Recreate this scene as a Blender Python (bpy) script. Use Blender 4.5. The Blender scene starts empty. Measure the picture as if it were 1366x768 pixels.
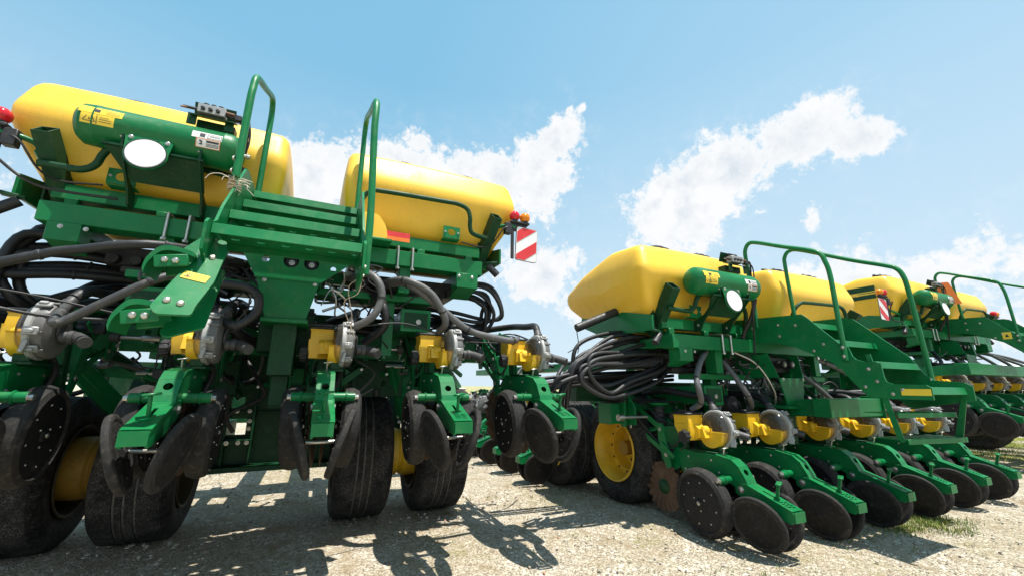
import bpy, bmesh, math, random
import numpy as np
from mathutils import Vector, Matrix
from mathutils.geometry import tessellate_polygon
R = math.radians
S = bpy.context.scene
COL = S.collection
random.seed(7)

# ------------------------------------------------------------------ materials
def new_mat(name):
    m = bpy.data.materials.new(name); m.use_nodes = True
    nt = m.node_tree; b = nt.nodes['Principled BSDF']
    return m, nt, b

def nd(nt, typ, **kw):
    n = nt.nodes.new(typ)
    for k, v in kw.items():
        if k == 'inp':
            for i, x in v.items(): n.inputs[i].default_value = x
        else: setattr(n, k, v)
    return n

def mixc(nt, a, b, fac=None, blend='MIX'):
    n = nt.nodes.new('ShaderNodeMix'); n.data_type = 'RGBA'; n.blend_type = blend
    for sock, v in ((n.inputs[6], a), (n.inputs[7], b), (n.inputs[0], fac)):
        if v is None: continue
        if hasattr(v, 'is_linked') or isinstance(v, bpy.types.NodeSocket): nt.links.new(v, sock)
        elif sock == n.inputs[0]: sock.default_value = v
        else: sock.default_value = (*v, 1)
    return n.outputs[2]

def rng(nt, v, a, b, c=0.0, d=1.0):
    n = nd(nt, 'ShaderNodeMapRange', inp={1: a, 2: b, 3: c, 4: d}); nt.links.new(v, n.inputs[0]); return n.outputs[0]

def noise(nt, vec, scale, detail=4, rough=.55, dist=0):
    n = nd(nt, 'ShaderNodeTexNoise', inp={'Scale': scale, 'Detail': detail, 'Roughness': rough, 'Distortion': dist})
    if vec is not None: nt.links.new(vec, n.inputs['Vector'])
    return n.outputs['Fac']

def worn(name, col, dust, dustamt=.35, rough=.4, metal=0.0, scale=3.0, bump=.08, coat=0.0, fine=60, streak=False, var=.25, spec=.5, sss=0):
    """painted / moulded surface: base colour, slow tone drift, dusty patches and fine specks"""
    m, nt, b = new_mat(name)
    geo = nd(nt, 'ShaderNodeNewGeometry'); pos = geo.outputs['Position']
    if streak:
        mp = nd(nt, 'ShaderNodeMapping', inp={'Scale': (1, 1, .22)}); nt.links.new(pos, mp.inputs[0]); pos2 = mp.outputs[0]
    else: pos2 = pos
    n1 = noise(nt, pos2, scale, 5, .6, .3)
    n2 = noise(nt, pos, fine, 3, .6)
    n3 = noise(nt, pos2, scale*4.3, 6, .7, .6)
    dark = tuple(c*(1-var) for c in col)
    c1 = mixc(nt, dark, col, rng(nt, n1, .3, .65))
    mul = nd(nt, 'ShaderNodeMath', operation='MULTIPLY'); nt.links.new(rng(nt, n3, .48, .75), mul.inputs[0]); nt.links.new(rng(nt, n2, .35, .65), mul.inputs[1])
    fac = nd(nt, 'ShaderNodeMath', operation='MULTIPLY', inp={1: dustamt}); nt.links.new(mul.outputs[0], fac.inputs[0])
    c2 = mixc(nt, c1, dust, fac.outputs[0])
    nt.links.new(c2, b.inputs['Base Color'])
    nt.links.new(rng(nt, n3, .3, .7, rough*.8, min(1, rough*1.35)), b.inputs['Roughness'])
    b.inputs['Metallic'].default_value = metal; b.inputs['Specular IOR Level'].default_value = spec
    if sss: b.inputs['Subsurface Weight'].default_value = sss; b.inputs['Subsurface Radius'].default_value = (1.0, .42, .04); b.inputs['Subsurface Scale'].default_value = .22
    b.inputs['Coat Weight'].default_value = coat; b.inputs['Coat Roughness'].default_value = .12
    bp = nd(nt, 'ShaderNodeBump', inp={'Strength': bump, 'Distance': .004}); nt.links.new(n2, bp.inputs['Height']); nt.links.new(bp.outputs[0], b.inputs['Normal'])
    return m

DUST = (.36, .31, .23)
M = {}
M['green'] = worn('green_paint', (.002, .168, .046), (.17, .25, .11), .25, .40, 0, 3.2, .06, .08, fine=48, var=.25, spec=.3)
M['green_dark'] = worn('green_paint_grimy_shaded', (.0015, .052, .017), (.14, .15, .08), .4, .5, 0, 3.0, .12, .0, spec=.3)  # dusty dark green; on stem and frame it has under-machine shade in its colour
M['yellow'] = worn('yellow_plastic', (.94, .565, .045), (.44, .25, .06), .40, .42, 0, 1.6, .03, .1, 90, True, .09, sss=.10)
M['yellow_b'] = worn('yellow_meter', (.84, .50, .018), (.45, .33, .13), .45, .38, 0, 6, .05, .1, var=.15)
M['rim'] = worn('yellow_rim', (.78, .47, .02), (.35, .22, .08), .6, .45, 0, 5, .08, .1, var=.25)
M['rim_dirty_shaded'] = worn('yellow_hub_dirty_shaded', (.38, .21, .02), (.10, .06, .02), .8, .6, 0, 6, .15, 0, var=.4)  # dirty hub yellow, its colour darkened further to stand for shade
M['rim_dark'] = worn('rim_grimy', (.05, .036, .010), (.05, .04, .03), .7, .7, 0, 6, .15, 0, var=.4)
M['rubber'] = worn('rubber', (.012, .0118, .0118), (.12, .095, .07), .5, .78, 0, 8, .3, fine=35, spec=.25)
M['rubber_dusty'] = worn('dusty_rubber', (.024, .023, .022), (.17, .145, .115), .6, .8, 0, 7, .35, fine=40, spec=.25)
M['wheel_face'] = worn('wheel_face', (.012, .012, .014), (.10, .08, .06), .5, .6, 0, 7, .25, fine=35, spec=.25)
M['black'] = worn('black_plastic', (.018, .018, .020), (.16, .15, .13), .35, .5, 0, 5, .08)
M['hose'] = worn('hose_rubber', (.016, .016, .018), (.11, .105, .10), .22, .5, 0, 7, .1)
M['hose_grey'] = worn('hose_grey', (.105, .103, .105), (.26, .25, .235), .5, .5, 0, 7, .1)
M['grey'] = worn('grey_plastic', (.14, .138, .135), (.32, .30, .27), .55, .5, 0, 6, .12)
M['dark_grey'] = worn('dark_grey_plastic', (.052, .051, .052), (.22, .21, .19), .5, .5, 0, 6, .12)
M['light_grey'] = worn('light_grey_plastic', (.40, .40, .39), (.34, .32, .28), .5, .45, 0, 8, .1)
M['alu'] = worn('cast_aluminium', (.38, .38, .38), (.26, .24, .21), .6, .5, .4, 8, .15)
M['chrome'] = worn('zinc_steel', (.62, .60, .55), (.30, .24, .17), .5, .32, .9, 9, .06)
M['rust'] = worn('rusty_steel', (.15, .085, .050), (.26, .19, .13), .7, .7, .3, 9, .5, var=.5)
M['white'] = worn('white_reflector', (.82, .82, .82), (.6, .58, .54), .15, .35, 0, 5, .02, var=.03)
M['label_y'] = worn('yellow_label', (.90, .62, .05), (.6, .5, .3), .2, .35, 0, 8, .0, var=.05)
M['label_w'] = worn('white_label', (.78, .77, .74), (.5, .48, .42), .3, .4, 0, 8, .0, var=.05)
M['ink'] = worn('label_ink', (.03, .03, .035), (.1, .1, .1), .2, .5)
M['ink_orange'] = worn('label_orange', (.75, .22, .03), (.5, .3, .2), .2, .45)
M['red'] = worn('red_reflective', (.70, .035, .04), (.5, .2, .2), .2, .35, 0, 6, .0, var=.08)
M['orange'] = worn('orange_reflective', (.90, .20, .02), (.6, .3, .2), .2, .4, 0, 6, .0, var=.06)
M['twine'] = worn('baler_twine', (.62, .50, .40), (.4, .3, .2), .4, .9)
M['copper'] = worn('cable_copper', (.25, .10, .05), (.2, .15, .1), .3, .5)

def glassy(name, col, tr=.85, rough=.15):
    m, nt, b = new_mat(name)
    b.inputs['Base Color'].default_value = (*col, 1)
    b.inputs['Roughness'].default_value = rough
    b.inputs['Transmission Weight'].default_value = tr
    b.inputs['IOR'].default_value = 1.2
    b.inputs['Coat Weight'].default_value = .6
    return m
def clear_cover():
    m = bpy.data.materials.new('clear_plastic'); m.use_nodes = True; nt = m.node_tree
    for n in list(nt.nodes): nt.nodes.remove(n)
    o = nt.nodes.new('ShaderNodeOutputMaterial')
    t = nd(nt, 'ShaderNodeBsdfTransparent', inp={0: (.92, .90, .84, 1)})
    g = nd(nt, 'ShaderNodeBsdfGlossy', inp={0: (1, 1, 1, 1), 'Roughness': .08})
    d = nd(nt, 'ShaderNodeBsdfDiffuse', inp={0: (.55, .52, .45, 1)})
    fr = nd(nt, 'ShaderNodeFresnel', inp={0: 1.5})
    m1 = nt.nodes.new('ShaderNodeMixShader'); m1.inputs[0].default_value = .05
    nt.links.new(t.outputs[0], m1.inputs[1]); nt.links.new(d.outputs[0], m1.inputs[2])
    m2 = nt.nodes.new('ShaderNodeMixShader'); nt.links.new(fr.outputs[0], m2.inputs[0])
    nt.links.new(m1.outputs[0], m2.inputs[1]); nt.links.new(g.outputs[0], m2.inputs[2])
    nt.links.new(m2.outputs[0], o.inputs[0]); return m
M['clear'] = clear_cover()
M['red_lens'] = glassy('red_lens', (.75, .02, .03), .25, .2)
M['amber_lens'] = glassy('amber_lens', (.95, .30, .01), .25, .2)

def tyre_mat():
    """worn farm tyre: cracked tread blocks, dusty; grooves are modelled"""
    m, nt, b = new_mat('tyre_tread')
    geo = nd(nt, 'ShaderNodeTexCoord'); pos = geo.outputs['Object']
    v = nd(nt, 'ShaderNodeTexVoronoi', feature='DISTANCE_TO_EDGE', inp={'Scale': 75.0}); nt.links.new(pos, v.inputs['Vector'])
    crack = rng(nt, v.outputs['Distance'], .0, .06, 1, 0)
    n1 = noise(nt, pos, 7, 5, .65, .4); n2 = noise(nt, pos, 45, 4, .6)
    c = mixc(nt, (.007, .007, .008), (.020, .0195, .019), rng(nt, n1, .35, .65))
    mu = nd(nt, 'ShaderNodeMath', operation='MULTIPLY'); nt.links.new(crack, mu.inputs[0]); nt.links.new(rng(nt, n1, .42, .62), mu.inputs[1])
    c = mixc(nt, c, (.15, .14, .125), mu.outputs[0])
    mps = nd(nt, 'ShaderNodeMapping', inp={'Scale': (1, 1, 1)}); nt.links.new(pos, mps.inputs[0])
    sc = noise(nt, mps.outputs[0], 38, 8, .85, 2.2)
    mu2 = nd(nt, 'ShaderNodeMath', operation='MULTIPLY', inp={1: .8}); nt.links.new(rng(nt, sc, .53, .66), mu2.inputs[0])
    c = mixc(nt, c, (.17, .16, .145), mu2.outputs[0])
    nt.links.new(c, b.inputs['Base Color']); b.inputs['Roughness'].default_value = .82; b.inputs['Specular IOR Level'].default_value = .22
    ad = nd(nt, 'ShaderNodeMath', operation='ADD'); nt.links.new(n2, ad.inputs[0]); nt.links.new(v.outputs['Distance'], ad.inputs[1])
    bp = nd(nt, 'ShaderNodeBump', inp={'Strength': .5, 'Distance': .006}); nt.links.new(ad.outputs[0], bp.inputs['Height']); nt.links.new(bp.outputs[0], b.inputs['Normal'])
    return m
M['tyre'] = tyre_mat()
M['groove'] = worn('dusty_groove', (.10, .094, .083), (.40, .37, .31), .9, .9, 0, 9, .2)

# ------------------------------------------------------------------ mesh builder
def V(*a): return Vector(a)

class MB:
    def __init__(s): s.v = []; s.f = []; s.mi = []; s.cur = 0; s.X = None
    def mat(s, i): s.cur = i; return s
    def add(s, vs, fs):
        o = len(s.v)
        for p in vs:
            p = Vector(p)
            s.v.append(s.X @ p if s.X is not None else p)
        for f in fs: s.f.append([o+i for i in f]); s.mi.append(s.cur)
        return s
    def box(s, x0, x1, y0, y1, z0, z1, b=.004):
        """box with chamfered edges"""
        x0, x1 = sorted((x0, x1)); y0, y1 = sorted((y0, y1)); z0, z1 = sorted((z0, z1))
        b = min(b, (x1-x0)*.3, (y1-y0)*.3, (z1-z0)*.3)
        X, Y, Z = (x0, x1), (y0, y1), (z0, z1)
        vs = []; idx = {}
        for i in (0, 1):
            for j in (0, 1):
                for k in (0, 1):
                    sx, sy, sz = (b if i == 0 else -b), (b if j == 0 else -b), (b if k == 0 else -b)
                    idx[i, j, k, 0] = len(vs); vs.append((X[i], Y[j]+sy, Z[k]+sz))
                    idx[i, j, k, 1] = len(vs); vs.append((X[i]+sx, Y[j], Z[k]+sz))
                    idx[i, j, k, 2] = len(vs); vs.append((X[i]+sx, Y[j]+sy, Z[k]))
        fs = []
        q = [(0, 0), (1, 0), (1, 1), (0, 1)]
        for a in (0, 1):
            f = [idx[a, j, k, 0] for j, k in q]; fs.append(f if a else f[::-1])
            f = [idx[i, a, k, 1] for i, k in q]; fs.append(f[::-1] if a else f)
            f = [idx[i, j, a, 2] for i, j in q]; fs.append(f if a else f[::-1])
        for a in (0, 1):
            for c in (0, 1):
                fs.append([idx[a, c, 0, 0], idx[a, c, 1, 0], idx[a, c, 1, 1], idx[a, c, 0, 1]])
                fs.append([idx[a, 0, c, 0], idx[a, 1, c, 0], idx[a, 1, c, 2], idx[a, 0, c, 2]])
                fs.append([idx[0, a, c, 1], idx[1, a, c, 1], idx[1, a, c, 2], idx[0, a, c, 2]])
        for i in (0, 1):
            for j in (0, 1):
                for k in (0, 1): fs.append([idx[i, j, k, 0], idx[i, j, k, 1], idx[i, j, k, 2]])
        return s.add(vs, fs)
    def bar(s, p0, p1, w, h, up=(0, 0, 1), b=.004):
        """rectangular bar from p0 to p1; w across, h along up"""
        p0, p1 = Vector(p0), Vector(p1); d = p1-p0; L = d.length; d.normalize()
        up = Vector(up); side = d.cross(up)
        if side.length < 1e-4: side = d.cross(Vector((1, 0, 0)))
        side.normalize(); u = side.cross(d)
        old = s.X; mt = Matrix((side, d, u)).transposed().to_4x4(); mt.translation = p0
        s.X = (old @ mt) if old is not None else mt
        s.box(-w/2, w/2, 0, L, -h/2, h/2, b); s.X = old; return s
    def plate(s, poly, holes, o, u, v, t):
        """flat plate: outline and holes in the (u,v) plane at o, thickness t along u x v (centred)"""
        o, u, v = Vector(o), Vector(u).normalized(), Vector(v).normalized(); n = u.cross(v).normalized()
        loops = [poly]+list(holes)
        pts = [p for l in loops for p in l]
        tri = tessellate_polygon([[Vector((p[0], p[1], 0)) for p in l] for l in loops])
        N = len(pts)
        A = [o+u*p[0]+v*p[1]+n*(t/2) for p in pts]; B = [o+u*p[0]+v*p[1]-n*(t/2) for p in pts]
        fs = []
        for a, b_, c in tri:
            pa, pb, pc = pts[a], pts[b_], pts[c]
            ccw = (pb[0]-pa[0])*(pc[1]-pa[1])-(pb[1]-pa[1])*(pc[0]-pa[0]) > 0
            f = [a, b_, c] if ccw else [c, b_, a]
            fs.append(f); fs.append([N+i for i in f[::-1]])
        k = 0
        for l in loops:
            m = len(l)
            for i in range(m):
                j = (i+1) % m; fs.append([k+i, k+j, N+k+j, N+k+i])
            k += m
        return s.add(A+B, fs)
    def prism_x(s, poly, x0, x1, holes=()):
        return s.plate(poly, holes, ((x0+x1)/2, 0, 0), (0, 1, 0), (0, 0, 1), abs(x1-x0))
    def prism_y(s, poly, y0, y1, holes=()):
        return s.plate(poly, holes, (0, (y0+y1)/2, 0), (1, 0, 0), (0, 0, 1), abs(y1-y0))
    def tube(s, pts, r, seg=10, smooth=True, step=6, rib=0, cap=True):
        P = [Vector(p) for p in pts]
        rr = r if isinstance(r, (list, tuple)) else [r]*len(P)
        if smooth and len(P) > 2:
            Q = []; RR = []
            for i in range(len(P)-1):
                p0 = P[i-1] if i else P[0]*2-P[1]; p1, p2 = P[i], P[i+1]; p3 = P[i+2] if i+2 < len(P) else P[-1]*2-P[-2]
                for k in range(step):
                    t = k/step
                    Q.append(.5*((2*p1)+(p2-p0)*t+(2*p0-5*p1+4*p2-p3)*t*t+(3*p1-p0-3*p2+p3)*t**3)); RR.append(rr[i]*(1-t)+rr[i+1]*t)
            Q.append(P[-1]); RR.append(rr[-1]); P = Q; rr = RR
        n = len(P); T = []
        for i in range(n):
            d = P[min(i+1, n-1)]-P[max(i-1, 0)]
            T.append(d.normalized() if d.length > 1e-9 else Vector((0, 0, 1)))
        a = T[0].cross(Vector((0, 0, 1)))
        if a.length < .1: a = T[0].cross(Vector((1, 0, 0)))
        a.normalize(); vs = []; fs = []
        for i in range(n):
            a = a-T[i]*a.dot(T[i]); a.normalize(); b_ = T[i].cross(a)
            k = rr[i]*(1+(rib if i % 2 else 0))
            for j in range(seg):
                w = 2*math.pi*j/seg; vs.append(P[i]+(a*math.cos(w)+b_*math.sin(w))*k)
        for i in range(n-1):
            for j in range(seg):
                j2 = (j+1) % seg; fs.append([i*seg+j, i*seg+j2, (i+1)*seg+j2, (i+1)*seg+j])
        if cap: fs.append(list(range(seg))[::-1]); fs.append([(n-1)*seg+j for j in range(seg)])
        return s.add(vs, fs)
    def lathe(s, prof, o, axis, seg=28, mats=None, close=False):
        """prof: list of (radius, along axis)"""
        o = Vector(o); ax = Vector(axis).normalized()
        a = ax.cross(Vector((0, 0, 1)))
        if a.length < .1: a = ax.cross(Vector((1, 0, 0)))
        a.normalize(); b_ = ax.cross(a); vs = []; n = len(prof)
        for r, t in prof:
            for j in range(seg):
                w = 2*math.pi*j/seg; vs.append(o+ax*t+(a*math.cos(w)+b_*math.sin(w))*max(r, 1e-4))
        c0 = s.cur; base = len(s.v)
        s.add(vs, [])
        rows = range(n if close else n-1)
        for i in rows:
            i2 = (i+1) % n
            if mats: s.cur = mats[i]
            for j in range(seg):
                j2 = (j+1) % seg
                s.f.append([base+i*seg+j, base+i*seg+j2, base+i2*seg+j2, base+i2*seg+j]); s.mi.append(s.cur)
        s.cur = c0; return s
    def cyl(s, p0, p1, r, seg=16, b=.003):
        p0, p1 = Vector(p0), Vector(p1); L = (p1-p0).length; b = min(b, r*.4, L*.4)
        return s.lathe([(0, 0), (r-b, 0), (r, b), (r, L-b), (r-b, L), (0, L)], p0, p1-p0, seg)
    def bolt(s, p, n, r=.009, h=.007):
        n = Vector(n).normalized(); p = Vector(p)
        s.lathe([(r*1.5, 0), (r*1.5, .0018), (r, .0018), (r, h), (r*.7, h+.002), (0, h+.002)], p, n, 8); return s
    def ball(s, c, r, seg=20, sq=(1, 1, 1)):
        n = 10; prof = [(r*math.sin(math.pi*i/n), -r*math.cos(math.pi*i/n)) for i in range(n+1)]
        return s.lathe(prof, c, (0, 0, 1), seg)
    def mesh(s, name, mats, angle=38):
        me = bpy.data.meshes.new(name)
        me.from_pydata([tuple(p) for p in s.v], [], s.f)
        for m in mats: me.materials.append(m)
        me.polygons.foreach_set('material_index', s.mi)
        bm = bmesh.new(); bm.from_mesh(me)
        bmesh.ops.recalc_face_normals(bm, faces=bm.faces)
        bm.to_mesh(me); bm.free()
        me.polygons.foreach_set('use_smooth', [True]*len(me.polygons))
        me.set_sharp_from_angle(angle=R(angle)); me.update()
        return me
    def build(s, name, mats, parent=None, angle=38, label=None):
        if isinstance(mats, str): mats = [mats]
        o = bpy.data.objects.new(name, s.mesh(name, [M[m] if isinstance(m, str) else m for m in mats], angle))
        COL.objects.link(o); o.parent = parent
        if label: o['label'] = label
        return o

def empty(name, loc, label, cat, group=None, rz=0):
    o = bpy.data.objects.new(name, None); COL.objects.link(o); o.location = loc; o.rotation_euler[2] = rz
    o.empty_display_size = .2; o['label'] = label; o['category'] = cat
    if group: o['group'] = group
    return o

def copy_tree(o, parent=None):
    c = o.copy(); COL.objects.link(c); c.parent = parent
    for ch in [k for k in ALLKIDS.get(o.name, [])]: copy_tree(ch, c)
    return c
ALLKIDS = {}
def kids_map():
    ALLKIDS.clear()
    for o in bpy.data.objects:
        if o.parent: ALLKIDS.setdefault(o.parent.name, []).append(o)

def circ(cx, cy, r, n=12, sx=1, sy=1): return [(cx+r*sx*math.cos(2*math.pi*i/n), cy+r*sy*math.sin(2*math.pi*i/n)) for i in range(n)]
def rect(x0, x1, y0, y1): return [(x0, y0), (x1, y0), (x1, y1), (x0, y1)]

# ------------------------------------------------------------------ row unit (local: x across, y ahead, z up, discs on ground at z=0)
UNIT_MESH = {}
def disc_wheel(r, w, face='wheel_face', holes=8, dome=.0, hub=.03, seg=40, br=.0045):
    """gauge / closing wheel about the x axis, centred; rubber rim, pressed disc face with bolts"""
    m = MB(); e = w*.34
    prof = [(r*.80, -w*.36), (r*.86, -w*.5), (r-e, -w*.5), (r-e*.3, -w*.36), (r, -w*.08), (r, w*.1), (r-e*.3, w*.38), (r-e, w*.5), (r*.86, w*.5), (r*.80, w*.36)]
    m.mat(0).lathe(prof, (0, 0, 0), (1, 0, 0), seg)
    m.mat(1)
    for sgn in (-1, 1):
        m.lathe([(r*.81, sgn*w*.37), (r*.76, sgn*w*.41), (r*.45, sgn*(w*.41+dome)), (hub*1.2, sgn*(w*.41+dome)), (hub, sgn*(w*.5+dome)), (hub*.5, sgn*(w*.54+dome)), (0, sgn*(w*.54+dome))], (0, 0, 0), (1, 0, 0), seg)
    m.mat(2)
    for sgn in (-1, 1):
        for k in range(holes):
            a = 2*math.pi*k/holes+.2
            m.bolt((sgn*(w*.41+dome*.7), r*.62*math.cos(a), r*.62*math.sin(a)), (sgn, 0, 0), br, .004)
        for k in range(3):
            a = 2*math.pi*k/3+.5
            m.bolt((sgn*(w*.41+dome), hub*2.1*math.cos(a), hub*2.1*math.sin(a)), (sgn, 0, 0), br, .004)
        m.bolt((sgn*(w*.54+dome), 0, 0), (sgn, 0, 0), .010, .006)
    return m

def make_unit_meshes():
    U = UNIT_MESH
    # shank: two side plates, slotted top cover, pins
    m = MB()
    side = [(.16, .60), (.02, .585), (-.25, .58), (-.33, .562), (-.385, .52), (-.43, .445), (-.46, .375), (-.44, .335), (-.37, .335), (-.35, .385), (-.27, .41), (-.10, .40), (.12, .40), (.16, .47)]
    for x in (-.042, .042): m.prism_x(side, x-.005, x+.005)
    m.box(-.037, .037, -.25, .14, .565, .577, .002)
    def cover(a, b, holes):
        a, b = Vector((0, *a)), Vector((0, *b)); d = (b-a); L = d.length; d.normalize()
        m.plate(rect(-.049, .049, 0, L), holes(L), a, (1, 0, 0), d, .007)
    slots = lambda L: [rect(-.030, .030, L*(.16+.22*i), L*(.16+.22*i)+L*.09) for i in range(3)]
    cover((-.20, .586), (-.335, .566), lambda L: [rect(-.030, .012 if i % 2 else .03, L*(.34+.13*i), L*(.34+.13*i)+L*.06) for i in range(5)])
    cover((-.335, .566), (-.39, .524), lambda L: [])
    cover((-.39, .524), (-.436, .446), lambda L: [circ(0, L*.45, .021, 16)])
    cover((-.436, .446), (-.466, .37), lambda L: [])
    # gauge wheel pivot sleeves and nuts
    m.cyl((-.175, -.315, .43), (-.045, -.315, .43), .026, 18); m.cyl((.045, -.315, .43), (.175, -.315, .43), .026, 18)
    m.cyl((-.13, -.315, .43), (-.12, -.315, .43), .033, 18); m.cyl((.12, -.315, .43), (.13, -.315, .43), .033, 18)
    m.mat(1)
    for sx in (-1, 1):
        m.bolt((sx*.175, -.315, .43), (sx, 0, 0), .016, .02)
        m.bolt((sx*.048, -.395, .375), (sx, 0, 0), .016, .008)
        for p in ((.06, .54), (.10, .44), (-.16, .54), (-.05, .44), (-.22, .46)): m.bolt((sx*.047, *p), (sx, 0, 0), .007, .006)
    # adjusting handle on top
    m.tube([(.0, -.235, .58), (.0, -.25, .63)], .006, 6, False); m.bar((-.022, -.255, .633), (.03, -.255, .640), .02, .008)
    U['row_unit'] = m.mesh('row_unit', [M['green'], M['chrome']])
    # closing arm
    m = MB()
    arm = [(-.35, .40), (-.43, .415), (-.74, .308), (-.755, .295), (-.755, .255), (-.73, .235), (-.55, .265), (-.40, .32), (-.35, .35)]
    for x in (-.046, .046): m.prism_x(arm, x-.006, x+.006)
    a, b = Vector((0, -.43, .419)), Vector((0, -.745, .311)); d = (b-a); L = d.length
    zig = []
    base = L*.70
    for i in range(4): zig += [rect(-.034+.0, .0, base+L*.055*i, base+L*.055*i+L*.027), rect(.006, .034, base+L*.055*i+L*.02, base+L*.055*i+L*.045)]
    m.plate(rect(-.055, .055, 0, L), [rect(-.008, .008, L*.30, L*.62)]+zig, a, (1, 0, 0), d, .008)
    m.plate(rect(-.052, .052, 0, .062), [], Vector((0, -.757, .247)), (1, 0, 0), (0, 0, 1), .008)
    m.box(-.055, .055, -.44, -.37, .408, .422)
    # T handle
    m.bar((0, -.615, .33), (0, -.645, .455), .014, .022, (0, 1, 0)); m.bar((-.03, -.66, .452), (.035, -.63, .462), .035, .012)
    m.mat(1); m.bolt((-.053, -.395, .375), (-1, 0, 0), .017, .012); m.bolt((.053, -.395, .375), (1, 0, 0), .017, .012)
    m.cyl((-.10, -.50, .195), (.10, -.50, .195), .010, 10)
    m.mat(2); m.tube([(.012, -.42, .33), (.014, -.55, .285), (.012, -.69, .275)], .011, 8, False, rib=0)
    U['closing_arm'] = m.mesh('closing_arm', [M['green'], M['chrome'], M['black']])
    U['gauge_wheel'] = disc_wheel(.243, .112, holes=8, dome=-.006, hub=.026).mesh('gauge_wheel', [M['rubber_dusty'], M['wheel_face'], M['chrome']])
    U['closing_wheel'] = disc_wheel(.185, .034, holes=6, dome=.010, hub=.022).mesh('closing_wheel', [M['rubber_dusty'], M['rubber'], M['rubber_dusty']])
    # opener discs
    m = MB(); m.mat(0)
    for s_ in (-1, 1):
        m.X = Matrix.Translation((s_*.028, .0, .185)) @ Matrix.Rotation(s_*R(-5), 4, 'Z')
        m.lathe([(.0, .004), (.06, .006), (.15, .003), (.192, .0), (.15, -.003), (.06, -.002), (0, -.004)], (0, 0, 0), (1, 0, 0), 36)
    m.X = None
    U['opener_disc'] = m.mesh('opener_disc', [M['rust']])
    # rippled coulter
    m = MB(); n = 120; rr = [.0, .05, .11, .13, .15, .17, .185, .2]; vs = []; fs = []
    for i, r in enumerate(rr):
        for j in range(n):
            a = 2*math.pi*j/n; amp = max(0, (r-.11)/.09)*.013
            off = amp*math.sin(a*20+(r-.13)*18)
            vs.append((off, r*math.cos(a), r*math.sin(a)))
    for i in range(len(rr)-1):
        for j in range(n):
            j2 = (j+1) % n; fs.append([i*n+j, i*n+j2, (i+1)*n+j2, (i+1)*n+j])
    m.X = Matrix.Translation((-.07, .335, .262)); m.mat(0).add(vs, fs)
    m.add([(v[0]+.004, v[1], v[2]) for v in vs], [f[::-1] for f in fs])
    m.mat(1).lathe([(0, -.02), (.035, -.02), (.045, -.006), (.06, -.004), (.06, .008), (.045, .012), (.035, .03), (0, .03)], (0, 0, 0), (1, 0, 0), 20); m.X = None
    m.mat(1).bar((-.035, .335, .262), (-.035, .36, .60), .02, .06, (0, 1, 0))
    U['coulter_disc'] = m.mesh('coulter_disc', [M['rust'], M['green_dark']], 60)
    # parallel arms + brackets
    m = MB()
    for sx in (-1, 1):
        m.bar((sx*.085, .30, .735), (sx*.085, .62, .925), .014, .045); m.bar((sx*.085, .25, .53), (sx*.085, .60, .72), .014, .045)
        m.prism_x([(.33, .78), (.28, .79), (.23, .60), (.20, .44), (.25, .42), (.29, .50), (.33, .66)], sx*.098-.005, sx*.098+.005)
        m.prism_x([(.585, .66), (.66, .66), (.70, .78), (.70, .99), (.64, 1.02), (.585, .99)], sx*.10-.005, sx*.10+.005)
    m.box(-.09, .09, .27, .285, .56, .76, .003); m.box(-.095, .095, .645, .66, .68, 1.0, .003)
    m.prism_x([(.29, .50), (.16, .60), (.16, .44), (.24, .40)], -.05, -.04); m.prism_x([(.29, .50), (.16, .60), (.16, .44), (.24, .40)], .04, .05)
    m.bar((-.098, .25, .47), (.098, .25, .47), .03, .05)
    # diagonal spring links
    m.tube([(-.06, .58, .68), (-.05, .42, .72), (-.05, .31, .76)], .012, 8); m.tube([(.06, .58, .70), (.05, .32, .62)], .012, 8)
    m.mat(1)
    for sx in (-1, 1):
        for p in ((.30, .735), (.62, .925), (.25, .53), (.60, .72)): m.bolt((sx*.106, *p), (sx, 0, 0), .012, .008)
    m.mat(0)
    for sx in (-1, 1):
        a_, b_ = Vector((sx*.05, .58, .70)), Vector((sx*.05, .33, .74)); d_ = b_-a_; L_ = d_.length; d_.normalize(); u_ = d_.cross(Vector((1, 0, 0))).normalized(); w_ = d_.cross(u_)
        m.tube([a_+d_*(L_*i/70)+(u_*math.cos(i*.9)+w_*math.sin(i*.9))*.017 for i in range(71)], .0035, 5, False)
    m.box(-.13, -.105, .60, .74, .95, 1.0); m.box(.105, .13, .60, .74, .95, 1.0); m.bar((-.11, .30, .62), (-.11, .16, .52), .01, .04); m.bar((.12, .34, .78), (.12, .20, .86), .012, .035)
    m.mat(1)
    for sx in (-1, 1):
        m.tube([(sx*.14, .635, .72), (sx*.14, .635, .93), (sx*.14, .68, .935), (sx*.14, .85, .935)], .009, 8, False); m.cyl((sx*.14, .625, .76), (sx*.14, .61, .76), .014, 6); m.cyl((sx*.14, .625, .88), (sx*.14, .61, .88), .014, 6)
    U['parallel_linkage'] = m.mesh('parallel_linkage', [M['green'], M['chrome']])
    # air bag
    m = MB(); pr = [(0, .735), (.045, .735)]
    for i in range(5): pr += [(.047, .75+.036*i), (.056, .765+.036*i), (.047, .782+.036*i)]
    pr += [(.045, .93), (0, .93)]
    m.mat(0).lathe(pr, (.02, .42, 0), (0, 0, 1), 18)
    m.mat(1).lathe([(0, .925), (.05, .925), (.085, .945), (.088, .955), (.08, .957), (.045, .937), (0, .937)], (.02, .42, 0), (0, 0, 1), 22)
    m.bar((.02, .42, .94), (.02, .62, .97), .06, .012)
    U['air_bag'] = m.mesh('air_bag', [M['black'], M['green']])
    # seed meter: mini hopper
    m = MB(); P0 = [(.115, .868), (.115, .78), (.055, .675), (-.03, .675), (-.045, .74), (-.03, .868)]
    m.mat(0).prism_x(P0, -.115, .045); m.box(-.121, .051, -.036, .121, .860, .872, .003)
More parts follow.
